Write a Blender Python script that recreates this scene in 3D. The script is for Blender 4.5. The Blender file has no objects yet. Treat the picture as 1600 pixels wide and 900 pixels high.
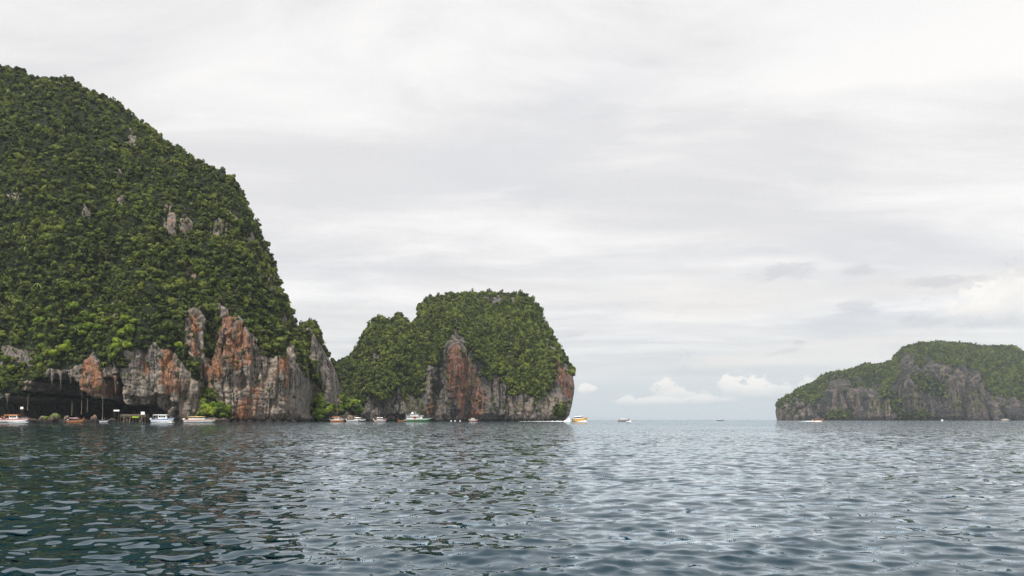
import bpy, bmesh, math, random
import numpy as np
from mathutils import Vector, Matrix

# ------------------------------------------------------------------ camera, sky, sun, exposure
SC = bpy.context.scene
COL = SC.collection
CAM_H = 1.15
FPX = 1156.0                     # focal length in photograph pixels (26 mm on a 36 mm sensor, 1600 px wide)
DR = FPX / 1556.0                # depths below were first measured for a 35 mm lens
HORIZON = 656.0

cam_data = bpy.data.cameras.new('camera')
cam_data.sensor_width = 36.0
cam_data.lens = 36.0 * FPX / 1600.0
cam_data.shift_y = (HORIZON - 450.0) / 1600.0
cam_data.clip_start = 0.1
cam_data.clip_end = 120000.0
cam = bpy.data.objects.new('camera', cam_data)
cam.location = (0, 0, CAM_H)
cam.rotation_euler = (math.radians(90), 0, 0)
COL.objects.link(cam)
SC.camera = cam

SUN_EL = math.radians(64)
SUN_AZ = math.radians(200)       # compass angle from +Y clockwise: behind the camera and to its left
sun_dir = Vector((math.sin(SUN_AZ) * math.cos(SUN_EL), math.cos(SUN_AZ) * math.cos(SUN_EL), math.sin(SUN_EL)))
sd = bpy.data.lights.new('sun', 'SUN')
sd.energy = 3.4
sd.angle = math.radians(4)
sd.color = (1.0, 0.95, 0.88)
sun = bpy.data.objects.new('sun', sd)
sun.rotation_euler = (-sun_dir).to_track_quat('-Z', 'Y').to_euler()
COL.objects.link(sun)

SC.view_settings.view_transform = 'Standard'
SC.view_settings.look = 'None'
SC.view_settings.exposure = 0.50
SC.view_settings.gamma = 1.0
SC.view_settings.use_curve_mapping = False
SC.render.engine = 'CYCLES'
SC.cycles.use_denoising = True
SC.cycles.denoising_prefilter = 'FAST'
SC.cycles.denoising_input_passes = 'RGB_ALBEDO_NORMAL'
SC.cycles.max_bounces = 6
SC.cycles.diffuse_bounces = 2
SC.cycles.glossy_bounces = 3
SC.cycles.volume_bounces = 0
SC.cycles.transparent_max_bounces = 4
SC.cycles.sample_clamp_indirect = 4.0


class NT:
    """small helper for node trees"""
    def __init__(self, tree):
        self.t = tree
        tree.nodes.clear()

    def n(self, kind, ins=None, **props):
        nd = self.t.nodes.new(kind)
        for k, v in props.items():
            setattr(nd, k, v)
        for k, v in (ins or {}).items():
            self.set(nd, k, v)
        return nd

    def set(self, nd, k, v):
        s = nd.inputs[k]
        if isinstance(v, bpy.types.NodeSocket):
            self.t.links.new(v, s)
        elif isinstance(v, bpy.types.Node):
            self.t.links.new(v.outputs[0], s)
        else:
            if s.type == 'RGBA' and len(v) == 3:
                v = (*v, 1.0)
            s.default_value = v

    def math(self, op, a, b=0.0, c=None, clamp=False):
        nd = self.n('ShaderNodeMath', operation=op, use_clamp=clamp)
        self.set(nd, 0, a)
        self.set(nd, 1, b)
        if c is not None:
            self.set(nd, 2, c)
        return nd.outputs[0]

    def vmath(self, op, a, b=None):
        nd = self.n('ShaderNodeVectorMath', operation=op)
        self.set(nd, 0, a)
        if b is not None:
            self.set(nd, 1, b)
        return nd.outputs[0]

    def scale(self, v, f):
        nd = self.n('ShaderNodeVectorMath', operation='SCALE')
        self.set(nd, 0, v)
        self.set(nd, 'Scale', f)
        return nd.outputs[0]

    def mix(self, f, a, b):
        nd = self.n('ShaderNodeMix', data_type='RGBA')
        self.set(nd, 0, f)
        self.set(nd, 6, a)
        self.set(nd, 7, b)
        return nd.outputs[2]

    def ramp(self, v, a, b, lo=0.0, hi=1.0):
        nd = self.n('ShaderNodeMapRange', interpolation_type='SMOOTHSTEP')
        for i, q in enumerate((v, a, b, lo, hi)):
            self.set(nd, i, q)
        return nd.outputs[0]

    def noise(self, vec, scale, detail=4.0, rough=0.55, dist=0.0, out=0, lac=2.0):
        nd = self.n('ShaderNodeTexNoise', {'Vector': vec, 'Scale': scale, 'Detail': detail, 'Roughness': rough,
                                           'Distortion': dist, 'Lacunarity': lac})
        return nd.outputs[out]

    def xyz(self, v):
        nd = self.n('ShaderNodeSeparateXYZ', {0: v})
        return nd.outputs[0], nd.outputs[1], nd.outputs[2]

    def comb(self, x, y, z):
        return self.n('ShaderNodeCombineXYZ', {0: x, 1: y, 2: z}).outputs[0]


world = bpy.data.worlds.new('World')
SC.world = world
world.use_nodes = True
W = NT(world.node_tree)


def build_sky():
    tc = W.n('ShaderNodeTexCoord').outputs['Generated']
    x, y, z = W.xyz(tc)
    zc = W.math('MAXIMUM', z, 0.0)
    # a cloud sheet overhead: directions projected on a plane
    den = W.math('ADD', zc, 0.10)
    plane = W.comb(W.math('DIVIDE', x, den), W.math('DIVIDE', y, den), 0.0)
    streak = W.vmath('MULTIPLY', plane, (0.55, 1.25, 1.0))
    wob = W.noise(plane, 0.8, 3.0)
    warp = W.vmath('ADD', streak, W.scale(W.noise(plane, 0.55, 2.0, out=1), 0.9))
    n1 = W.noise(warp, 0.62, 6.0, 0.56)
    n2 = W.noise(W.vmath('ADD', warp, (7.3, 2.1, 0.0)), 1.9, 6.0, 0.6)
    n3 = W.noise(W.vmath('ADD', plane, (3.0, 9.0, 4.0)), 0.33, 3.0)
    shade = W.math('ADD', W.math('MULTIPLY', n1, 0.62), W.math('MULTIPLY', n2, 0.38))
    dark = W.ramp(shade, 0.42, 0.60)                       # 0 thick and grey .. 1 thin and bright
    big = W.ramp(n3, 0.30, 0.68)
    thick = W.mix(big, (0.520, 0.516, 0.528), (0.592, 0.587, 0.590))
    thin = W.mix(big, (0.695, 0.684, 0.676), (0.745, 0.730, 0.714))
    sheet = W.mix(dark, thick, thin)
    # towards the horizon the sheet is farther away and reads blue-grey
    low = W.ramp(z, 0.0, 0.135)
    sheet = W.mix(low, (0.475, 0.515, 0.530), sheet)
    # thin grey bands of cloud low down
    az = W.n('ShaderNodeMath', {0: x, 1: y}, operation='ARCTAN2').outputs[0]
    ae = W.comb(az, W.math('MULTIPLY', z, 9.0), 0.0)
    bands = W.noise(ae, 3.0, 5.0, 0.55, 0.4)
    bm = W.math('MULTIPLY', W.ramp(bands, 0.50, 0.66), W.ramp(z, 0.36, 0.05))
    sheet = W.mix(W.math('MULTIPLY', bm, 0.55), sheet, (0.475, 0.485, 0.510))
    warmb = W.noise(W.vmath('ADD', ae, (4.0, 1.0, 0.0)), 2.2, 4.0, 0.5)
    wm = W.math('MULTIPLY', W.ramp(warmb, 0.48, 0.68), W.math('MULTIPLY', W.ramp(z, 0.02, 0.07), W.ramp(z, 0.28, 0.10)))
    sheet = W.mix(W.math('MULTIPLY', wm, 0.7), sheet, (0.675, 0.640, 0.605))
    # small torn scraps of grey cloud
    aw = W.comb(az, W.math('MULTIPLY', z, 2.6), 0.0)
    scr = W.noise(W.vmath('ADD', aw, (0.37, 0.12, 3.0)), 9.0, 6.0, 0.6, 0.8)
    patch = W.noise(W.vmath('ADD', aw, (1.9, 0.5, 0.0)), 3.2, 2.0)
    sm = W.math('MULTIPLY', W.math('MULTIPLY', W.ramp(scr, 0.56, 0.70), W.ramp(patch, 0.50, 0.62)),
                W.math('MULTIPLY', W.ramp(z, 0.035, 0.07), W.ramp(z, 0.19, 0.12)))
    sheet = W.mix(W.math('MULTIPLY', sm, 0.6), sheet, (0.420, 0.420, 0.445))

    scraps = [(0.345, 0.112, 0.022, 0.009), (0.270, 0.148, 0.050, 0.011), (0.287, 0.077, 0.007, 0.003), (0.425, 0.139, 0.045, 0.007), (0.345, 0.150, 0.020, 0.008), (0.41, 0.100, 0.03, 0.008),
              (-0.75, 0.14, 0.05, 0.012), (0.86, 0.12, 0.05, 0.010), (1.7, 0.13, 0.06, 0.012), (-1.6, 0.12, 0.06, 0.012), (2.7, 0.13, 0.06, 0.012)]
    scraps = [(a / DR, e / DR, rx / DR, ry / DR) if abs(a) < 0.65 else (a, e, rx, ry) for a, e, rx, ry in scraps]
    torn = W.noise(W.comb(W.math('ADD', az, W.math('MULTIPLY', z, -0.7)), W.math('MULTIPLY', z, 2.2), 2.7), 30.0, 7.0, 0.6, 0.5)
    sacc = None
    for (a, e, rx, ry) in scraps:
        dx = W.math('MULTIPLY', W.math('SUBTRACT', az, math.atan(a) if abs(a) < 0.9 else a), 1.0 / rx)
        dz = W.math('MULTIPLY', W.math('SUBTRACT', z, e / math.sqrt(1 + a * a + e * e) if abs(a) < 0.9 else e), 1.0 / ry)
        m = W.math('SUBTRACT', 1.0, W.math('SQRT', W.math('ADD', W.math('MULTIPLY', dx, dx), W.math('MULTIPLY', dz, dz))))
        sacc = m if sacc is None else W.math('MAXIMUM', sacc, m)
    sedge = W.ramp(W.math('ADD', sacc, W.math('MULTIPLY', W.math('SUBTRACT', torn, 0.5), 3.0)), 0.0, 0.9)
    sheet = W.mix(W.math('MULTIPLY', W.math('MULTIPLY', sedge, W.ramp(sacc, -0.5, 0.2)), 0.42), sheet, (0.40, 0.40, 0.425))

    # heaped clouds standing on the horizon and one bank at right: azimuth, elevation, radii (tangents)
    puffs = [(0.155, 0.028, 0.017, 0.017), (0.172, 0.024, 0.022, 0.012), (0.195, 0.019, 0.03, 0.007), (0.222, 0.034, 0.015, 0.015), (0.240, 0.030, 0.030, 0.015), (0.272, 0.029, 0.030, 0.012), (0.30, 0.031, 0.022, 0.013), (0.14, 0.018, 0.04, 0.006),
             (0.076, 0.030, 0.010, 0.007), (0.116, 0.018, 0.014, 0.008), (-0.62, 0.03, 0.05, 0.02),
             (0.62, 0.035, 0.06, 0.022), (0.505, 0.115, 0.060, 0.030), (0.62, 0.12, 0.08, 0.035),
             (1.1, 0.03, 0.06, 0.02), (-1.3, 0.03, 0.07, 0.02), (2.2, 0.03, 0.08, 0.02), (-2.4, 0.03, 0.07, 0.02)]
    puffs = [(a / DR, e / DR, rx / DR, ry / DR) if abs(a) < 0.65 else (a, e, rx, ry) for a, e, rx, ry in puffs]
    puffn = W.noise(W.comb(az, W.math('MULTIPLY', z, 1.35), 0.7), 40.0, 8.0, 0.62)
    pn2 = W.noise(W.comb(az, W.math('MULTIPLY', z, 1.3), 5.7), 14.0, 6.0, 0.6)
    acc = None
    accb = None
    for i, (a, e, rx, ry) in enumerate(puffs):
        dx = W.math('MULTIPLY', W.math('SUBTRACT', az, math.atan(a)), 1.0 / rx)
        dz = W.math('MULTIPLY', W.math('SUBTRACT', z, e / math.sqrt(1 + a * a) if abs(a) < 0.9 else e), 1.0 / ry)
        d = W.math('SQRT', W.math('ADD', W.math('MULTIPLY', dx, dx), W.math('MULTIPLY', dz, dz)))
        m = W.math('SUBTRACT', 1.0, d)
        top = W.math('MULTIPLY', W.ramp(dz, -0.9, 0.5), W.ramp(m, -0.4, 0.3))
        if e > 0.08:
            m = W.math('ADD', m, 0.05)
        acc = m if acc is None else W.math('MAXIMUM', acc, m)
        accb = top if accb is None else W.math('MAXIMUM', accb, top)
    edge = W.math('ADD', acc, W.math('MULTIPLY', W.math('SUBTRACT', puffn, 0.5), 3.6))
    body = W.ramp(edge, 0.08, 0.34)
    lit = W.math('ADD', accb, W.math('MULTIPLY', W.math('SUBTRACT', pn2, 0.52), 1.6), clamp=True)
    pc = W.mix(lit, (0.450, 0.472, 0.496), (0.80, 0.760, 0.710))
    alpha = W.math('MULTIPLY', body, W.math('MULTIPLY', W.ramp(accb, 0.0, 0.35), 0.9))
    sheet = W.mix(alpha, sheet, pc)

    sky = W.n('ShaderNodeTexSky', sky_type='NISHITA', sun_disc=False, sun_elevation=SUN_EL, sun_rotation=SUN_AZ,
              air_density=1.0, dust_density=2.0)
    b_sky = W.n('ShaderNodeBackground', {0: sky.outputs[0], 1: 0.10})
    b_cl = W.n('ShaderNodeBackground', {0: sheet, 1: 1.0})
    gap = W.math('SUBTRACT', 0.97, W.math('MULTIPLY', W.ramp(wob, 0.45, 0.75), 0.12))
    ms = W.n('ShaderNodeMixShader', {0: gap, 1: b_sky.outputs[0], 2: b_cl.outputs[0]})
    W.n('ShaderNodeOutputWorld', {0: ms.outputs[0]})


build_sky()
world.cycles.sampling_method = 'MANUAL'
world.cycles.sample_map_resolution = 512

# ------------------------------------------------------------------ helpers
RNG = np.random.default_rng(7)
random.seed(7)


def at(px, py, dist):
    """a point in the place that lies at depth dist and is seen at photograph pixel px, py"""
    dist = dist * DR
    return Vector(((px - 800) / FPX * dist, dist, CAM_H + (HORIZON - py) / FPX * dist))


_perm = np.random.default_rng(11).permutation(256).astype(np.int64)
_perm = np.concatenate([_perm, _perm, _perm])
_g = np.random.default_rng(12).normal(size=(256, 3))
_g /= np.linalg.norm(_g, axis=1)[:, None]


def perlin(x, y, z, seed=0):
    x = np.asarray(x, float) + seed * 17.13
    y = np.asarray(y, float) + seed * 5.71
    z = np.asarray(z, float) + seed * 9.37
    x, y, z = np.broadcast_arrays(x, y, z)
    xi, yi, zi = np.floor(x).astype(np.int64), np.floor(y).astype(np.int64), np.floor(z).astype(np.int64)
    xf, yf, zf = x - xi, y - yi, z - zi
    u, v, w = (q * q * q * (q * (q * 6 - 15) + 10) for q in (xf, yf, zf))
    out = 0.0
    for a in (0, 1):
        for b in (0, 1):
            for c in (0, 1):
                h = _perm[_perm[_perm[(xi + a) & 255] + ((yi + b) & 255)] + ((zi + c) & 255)]
                g = _g[h]
                d = g[..., 0] * (xf - a) + g[..., 1] * (yf - b) + g[..., 2] * (zf - c)
                out = out + d * (u if a else 1 - u) * (v if b else 1 - v) * (w if c else 1 - w)
    return out * 1.5


def fbm(x, y, z, octv=4, seed=0, gain=0.5):
    s, a, f = 0.0, 1.0, 1.0
    for i in range(octv):
        s = s + a * perlin(x * f, y * f, z * f, seed + i * 3)
        a *= gain
        f *= 2.03
    return s


def sstep(x, a, b):
    t = np.clip((x - a) / (b - a), 0, 1)
    return t * t * (3 - 2 * t)


def poly_sdf(px, py, poly):
    """distance to a polygon's outline, positive inside"""
    P = np.array(poly, float)
    d2 = np.full(px.shape, 1e12)
    inside = np.zeros(px.shape, bool)
    for i in range(len(P)):
        a, b = P[i], P[(i + 1) % len(P)]
        e = b - a
        wx, wy = px - a[0], py - a[1]
        t = np.clip((wx * e[0] + wy * e[1]) / max(e @ e, 1e-9), 0, 1)
        d2 = np.minimum(d2, (wx - t * e[0]) ** 2 + (wy - t * e[1]) ** 2)
        if a[1] != b[1]:
            cond = (a[1] > py) != (b[1] > py)
            inside ^= cond & (px < (b[0] - a[0]) * (py - a[1]) / (b[1] - a[1]) + a[0])
    return np.where(inside, 1, -1) * np.sqrt(d2)


def mesh_np(name, verts, faces, smooth=True):
    """mesh from numpy arrays; faces is a list of (n, k) index arrays"""
    me = bpy.data.meshes.new(name)
    verts = np.asarray(verts, np.float32)
    if not isinstance(faces, (list, tuple)):
        faces = [faces]
    faces = [np.asarray(f, np.int32) for f in faces]
    loops = np.concatenate([f.ravel() for f in faces])
    counts = np.concatenate([np.full(len(f), f.shape[1], np.int32) for f in faces])
    starts = np.concatenate([[0], np.cumsum(counts)[:-1]]).astype(np.int32)
    me.vertices.add(len(verts))
    me.vertices.foreach_set('co', verts.ravel())
    me.loops.add(len(loops))
    me.loops.foreach_set('vertex_index', loops)
    me.polygons.add(len(counts))
    me.polygons.foreach_set('loop_start', starts)
    me.polygons.foreach_set('loop_total', counts)
    me.polygons.foreach_set('use_smooth', np.full(len(counts), smooth))
    me.update(calc_edges=True)
    me.validate()
    return me


def attr(me, name, vals):
    a = me.attributes.new(name, 'FLOAT', 'POINT')
    a.data.foreach_set('value', np.asarray(vals, np.float32).ravel())


def link(name, me, mat=None, parent=None):
    o = bpy.data.objects.new(name, me)
    COL.objects.link(o)
    if mat is not None and me is not None and len(me.materials) == 0:
        me.materials.append(mat)
    if parent is not None:
        o.parent = parent
    return o


def tag(o, label=None, cat=None, group=None, kind=None):
    if label:
        o['label'] = label
    if cat:
        o['category'] = cat
    if group:
        o['group'] = group
    if kind:
        o['kind'] = kind
    return o


def empty(name, loc, rz=0.0, label=None, cat=None, group=None):
    o = bpy.data.objects.new(name, None)
    o.empty_display_size = 0.5
    o.location = loc
    o.rotation_euler = (0, 0, rz)
    COL.objects.link(o)
    return tag(o, label, cat, group)


class MB:
    """collects simple shapes; build() links them as ONE mesh object"""
    def __init__(self):
        self.v, self.f = [], []

    def add(self, vs, fs):
        k = len(self.v)
        self.v += [tuple(p) for p in vs]
        self.f += [tuple(i + k for i in f) for f in fs]
        return self

    def box(self, x0, x1, y0, y1, z0, z1, taper=0.0, slant=(0, 0)):
        """box; taper shrinks the top, slant moves the top's back and front ends in x"""
        vs = [(x0, y0, z0), (x1, y0, z0), (x1, y1, z0), (x0, y1, z0),
              (x0 + slant[0], y0 + taper, z1), (x1 + slant[1], y0 + taper, z1), (x1 + slant[1], y1 - taper, z1), (x0 + slant[0], y1 - taper, z1)]
        return self.add(vs, [(0, 3, 2, 1), (4, 5, 6, 7), (0, 1, 5, 4), (1, 2, 6, 5), (2, 3, 7, 6), (3, 0, 4, 7)])

    def tube(self, pts, r, n=6):
        pts = [Vector(p) for p in pts]
        rs = r if isinstance(r, (list, tuple)) else [r] * len(pts)
        vs, fs = [], []
        for i, p in enumerate(pts):
            d = (pts[min(i + 1, len(pts) - 1)] - pts[max(i - 1, 0)]).normalized()
            a = d.cross(Vector((0, 0, 1)) if abs(d.z) < 0.9 else Vector((1, 0, 0))).normalized()
            b = d.cross(a)
            for k in range(n):
                t = 2 * math.pi * k / n
                vs.append(p + (a * math.cos(t) + b * math.sin(t)) * rs[i])
        for i in range(len(pts) - 1):
            for k in range(n):
                fs.append((i * n + k, i * n + (k + 1) % n, (i + 1) * n + (k + 1) % n, (i + 1) * n + k))
        fs.append(tuple(range(n))[::-1])
        fs.append(tuple((len(pts) - 1) * n + k for k in range(n)))
        return self.add(vs, fs)

    def loft(self, rings, caps=True, closed=True):
        n = len(rings[0])
        vs = [p for r in rings for p in r]
        fs = []
        for i in range(len(rings) - 1):
            for k in range(n if closed else n - 1):
                fs.append((i * n + k, i * n + (k + 1) % n, (i + 1) * n + (k + 1) % n, (i + 1) * n + k))
        if caps:
            fs.append(tuple(range(n))[::-1])
            fs.append(tuple((len(rings) - 1) * n + k for k in range(n)))
        return self.add(vs, fs)

    def mesh(self, name, bevel=0.0, smooth=False):
        me = bpy.data.meshes.new(name)
        me.from_pydata([tuple(p) for p in self.v], [], self.f)
        bm = bmesh.new()
        bm.from_mesh(me)
        bmesh.ops.recalc_face_normals(bm, faces=bm.faces)
        if bevel:
            bmesh.ops.bevel(bm, geom=bm.edges[:], offset=bevel, segments=1, affect='EDGES')
        bm.to_mesh(me)
        bm.free()
        if smooth:
            for p in me.polygons:
                p.use_smooth = True
        me.update()
        return me

    def build(self, name, mat, parent=None, bevel=0.0, smooth=False):
        return link(name, self.mesh(name, bevel, smooth), mat, parent)


# ------------------------------------------------------------------ materials
def new_mat(name):
    m = bpy.data.materials.new(name)
    m.use_nodes = True
    return m, NT(m.node_tree)


def mat_paint(name, col, rough=0.35, grime=0.25, spec=0.5):
    m, t = new_mat(name)
    tc = t.n('ShaderNodeTexCoord').outputs['Object']
    n = t.noise(tc, 1.7, 5.0, 0.6)
    f = t.math('MULTIPLY', t.ramp(n, 0.35, 0.75), grime)
    c = t.mix(f, col, tuple(q * 0.45 + 0.03 for q in col))
    p = t.n('ShaderNodeBsdfPrincipled', {'Base Color': c, 'Roughness': rough, 'Specular IOR Level': spec})
    t.n('ShaderNodeOutputMaterial', {0: p.outputs[0]})
    return m


def mat_rock(name, k=1.0, grey=(0.200, 0.176, 0.152), pale=(0.46, 0.385, 0.31), soil=(0.010, 0.017, 0.005), warm=1.0, rust=((0.12, 0.050, 0.027), (0.40, 0.185, 0.095))):
    """limestone cliff: grey with pale and black water streaks, ochre stains, moss, dark tide line"""
    m, t = new_mat(name)
    pos = t.n('ShaderNodeNewGeometry').outputs['Position']
    ochre = t.n('ShaderNodeAttribute', attribute_name='ochre').outputs['Fac']
    veg = t.n('ShaderNodeAttribute', attribute_name='veg').outputs['Fac']
    paleA = t.n('ShaderNodeAttribute', attribute_name='pale').outputs['Fac']
    x, y, z = t.xyz(pos)
    stv = t.vmath('MULTIPLY', pos, (0.42 / k, 0.42 / k, 0.045 / k))
    st1 = t.noise(stv, 1.0, 5.0, 0.62, 0.6)
    st2 = t.noise(t.vmath('ADD', stv, (11.0, 3.0, 8.0)), 0.55, 5.0, 0.6, 0.8)
    st3 = t.noise(t.vmath('MULTIPLY', pos, (1.1 / k, 1.1 / k, 0.10 / k)), 1.0, 4.0, 0.6, 0.3)
    bl = t.noise(pos, 0.05 / k, 4.0, 0.6)
    fine = t.noise(pos, 0.9 / k, 6.0, 0.7)
    c = t.mix(t.ramp(fine, 0.30, 0.72), tuple(q * 0.45 for q in grey), tuple(q * 1.35 for q in grey))
    pf = t.math('MULTIPLY', t.ramp(st2, 0.42, 0.62), t.math('ADD', t.math('MULTIPLY', paleA, 0.85), t.math('MULTIPLY', t.ramp(bl, 0.45, 0.65), 0.35)), clamp=True)
    c = t.mix(pf, c, t.mix(t.ramp(fine, 0.3, 0.7), tuple(q * 0.62 for q in pale), pale))
    of = t.math('MULTIPLY', t.math('ADD', ochre, t.math('MULTIPLY', t.ramp(bl, 0.60, 0.72), 0.45)),
                t.ramp(t.math('ADD', st1, t.math('MULTIPLY', ochre, 0.10)), 0.47, 0.63), clamp=True)
    oc = t.mix(t.ramp(st3, 0.36, 0.66), (rust[0][0] * warm, *rust[0][1:]), (rust[1][0] * warm, *rust[1][1:]))
    c = t.mix(t.math('MULTIPLY', of, 0.92), c, oc)
    wf = t.math('MULTIPLY', t.ramp(st3, 0.60, 0.74), t.ramp(st2, 0.5, 0.62))
    c = t.mix(t.math('MULTIPLY', wf, 0.75), c, (0.52, 0.47, 0.42))
    df = t.ramp(t.math('ADD', st1, t.math('MULTIPLY', st3, 0.25)), 0.605, 0.49)
    c = t.mix(t.math('MULTIPLY', df, 0.90), c, (0.022, 0.021, 0.021))
    mossn = t.noise(pos, 0.13 / k, 5.0, 0.65)
    c = t.mix(t.math('MULTIPLY', t.ramp(mossn, 0.56, 0.68), 0.75), c, (0.045, 0.055, 0.018))
    tide = t.ramp(t.math('ADD', z, t.math('MULTIPLY', fine, 3.0)), 4.6, 2.2)
    c = t.mix(t.math('MULTIPLY', tide, 0.9), c, (0.012, 0.011, 0.011))
    c = t.mix(t.ramp(t.math('ADD', veg, t.math('MULTIPLY', t.math('SUBTRACT', fine, 0.5), 0.8)), 0.40, 0.60), c, soil)
    h = t.math('ADD', t.math('MULTIPLY', fine, 0.8), t.math('MULTIPLY', st3, 0.8))
    b = t.n('ShaderNodeBump', {'Height': h, 'Strength': 0.9, 'Distance': 1.2 * k})
    p = t.n('ShaderNodeBsdfPrincipled', {'Base Color': c, 'Roughness': 0.85, 'Specular IOR Level': 0.2, 'Normal': b.outputs[0]})
    t.n('ShaderNodeOutputMaterial', {0: p.outputs[0]})
    return m


def mat_leaf(name, dark, mid, light, scale=0.02):
    m, t = new_mat(name)
    pos = t.n('ShaderNodeNewGeometry').outputs['Position']
    rnd = t.n('ShaderNodeObjectInfo').outputs['Random']
    big = t.noise(pos, scale, 4.0, 0.65)
    leafn = t.noise(pos, 0.55, 2.0, 0.6)
    v = t.math('ADD', t.math('MULTIPLY', rnd, 0.62), t.math('MULTIPLY', big, 0.75))
    c = t.mix(t.ramp(v, 0.45, 0.80), dark, mid)
    c = t.mix(t.ramp(v, 0.70, 1.10), c, light)
    r2 = t.math('FRACT', t.math('MULTIPLY', rnd, 37.7))
    c = t.mix(t.math('MULTIPLY', t.ramp(r2, 0.86, 0.97), 0.6), c, (0.075, 0.066, 0.026))
    c = t.mix(t.math('MULTIPLY', t.ramp(leafn, 0.45, 0.75), 0.5), c, tuple(q * 1.25 for q in light))
    d = t.n('ShaderNodeBsdfPrincipled', {'Base Color': c, 'Roughness': 0.55, 'Specular IOR Level': 0.25})
    tr = t.n('ShaderNodeBsdfTranslucent', {0: t.mix(0.35, c, light)})
    ms = t.n('ShaderNodeMixShader', {0: 0.22, 1: d.outputs[0], 2: tr.outputs[0]})
    t.n('ShaderNodeOutputMaterial', {0: ms.outputs[0]})
    return m


def mat_water():
    m, t = new_mat('sea_water')
    g = t.n('ShaderNodeNewGeometry')
    pos, nrm = g.outputs['Position'], g.outputs['Normal']
    mic = t.n('ShaderNodeAttribute', attribute_name='micro').outputs['Fac']
    flat = t.vmath('MULTIPLY', pos, (0.55, 1.0, 0.0))
    a = t.noise(flat, 2.4, 2.0, 0.55, out=1)
    b = t.noise(flat, 8.0, 0.0, 0.5, out=1)
    gust = t.noise(t.vmath('MULTIPLY', pos, (0.012, 0.035, 0.0)), 1.0, 3.0, 0.55)
    gf = t.ramp(gust, 0.30, 0.70, 0.65, 1.30)
    va = t.scale(t.vmath('SUBTRACT', a, (0.5, 0.5, 0.5)), t.math('MULTIPLY', t.math('MULTIPLY', mic, 0.95), gf))
    c_ = t.noise(flat, 5.0, 1.0, 0.5, out=1)
    vc = t.scale(t.vmath('SUBTRACT', c_, (0.5, 0.5, 0.5)), t.math('MULTIPLY', gf, 0.58))
    vb = t.scale(t.vmath('SUBTRACT', b, (0.5, 0.5, 0.5)), t.math('ADD', 0.34, t.math('MULTIPLY', mic, 0.10)))
    v = t.vmath('MULTIPLY', t.vmath('ADD', t.vmath('ADD', va, vc), vb), (1.0, 1.0, 0.0))
    n = t.vmath('NORMALIZE', t.vmath('ADD', nrm, v))
    body = t.n('ShaderNodeBsdfDiffuse', {'Color': (0.0012, 0.0180, 0.0310), 'Normal': n})
    gloss = t.n('ShaderNodeBsdfGlossy', {'Color': (0.90, 0.96, 1.0), 'Roughness': 0.02, 'Normal': n})
    fr = t.n('ShaderNodeFresnel', {'IOR': 1.34, 'Normal': n}).outputs[0]
    p = t.n('ShaderNodeMixShader', {0: t.math('MULTIPLY', fr, 1.36, clamp=True), 1: body.outputs[0], 2: gloss.outputs[0]})
    t.n('ShaderNodeOutputMaterial', {0: p.outputs[0]})
    return m


M = {}
M['rock_near'] = mat_rock('limestone_cliff', 1.0)
M['rock_mid'] = mat_rock('limestone_cliff_middle', 1.8, grey=(0.135, 0.127, 0.120), pale=(0.35, 0.275, 0.22), rust=((0.075, 0.033, 0.023), (0.27, 0.118, 0.070)))
M['rock_far'] = mat_rock('limestone_cliff_far', 4.4, grey=(0.044, 0.043, 0.046), pale=(0.22, 0.165, 0.145), warm=0.5, soil=(0.010, 0.016, 0.008))
M['leaf'] = mat_leaf('jungle_leaves', (0.012, 0.024, 0.005), (0.066, 0.100, 0.016), (0.215, 0.250, 0.040))
M['leaf_bright'] = mat_leaf('yellow_green_leaves', (0.07, 0.13, 0.010), (0.14, 0.22, 0.018), (0.27, 0.34, 0.034), 0.1)  # yellow-green species, the leaves' own colour
M['bark'] = mat_paint('bark', (0.13, 0.10, 0.07), 0.9, 0.6, 0.1)
M['sea'] = mat_water()
M['white'] = mat_paint('white_gelcoat', (0.80, 0.80, 0.79), 0.25, 0.10)
M['cream'] = mat_paint('cream_awning', (0.70, 0.55, 0.36), 0.6, 0.2, 0.2)
M['tan'] = mat_paint('tan_roof', (0.62, 0.42, 0.20), 0.5, 0.2, 0.3)
M['orange'] = mat_paint('orange_paint', (0.62, 0.22, 0.05), 0.4, 0.2)
M['yellow'] = mat_paint('yellow_paint', (0.72, 0.42, 0.04), 0.35, 0.15)
M['red'] = mat_paint('red_paint', (0.48, 0.05, 0.03), 0.4, 0.2)
M['green'] = mat_paint('green_paint', (0.03, 0.22, 0.04), 0.4, 0.2)
M['blue'] = mat_paint('blue_paint', (0.04, 0.14, 0.40), 0.4, 0.2)
M['violet'] = mat_paint('violet_cloth', (0.30, 0.12, 0.42), 0.8, 0.2)
M['pink'] = mat_paint('pink_cloth', (0.70, 0.40, 0.52), 0.8, 0.2)
M['black'] = mat_paint('black_plastic', (0.02, 0.02, 0.022), 0.4, 0.1)
M['navy'] = mat_paint('dark_hull', (0.03, 0.035, 0.04), 0.5, 0.3)
M['glass'] = mat_paint('dark_glass', (0.015, 0.02, 0.024), 0.08, 0.0)
M['wood'] = mat_paint('varnished_wood', (0.33, 0.13, 0.045), 0.45, 0.5)
M['plank'] = mat_paint('weathered_wood', (0.22, 0.17, 0.12), 0.8, 0.5, 0.2)
M['bamboo'] = mat_paint('bamboo', (0.45, 0.38, 0.27), 0.6, 0.4, 0.3)
M['lime'] = mat_paint('lime_green_tarp', (0.35, 0.50, 0.03), 0.6, 0.2, 0.2)
M['metal'] = mat_paint('grey_metal', (0.45, 0.46, 0.47), 0.35, 0.2)
M['grass'] = mat_paint('rock_grass', (0.10, 0.15, 0.02), 0.9, 0.6, 0.1)


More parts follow.
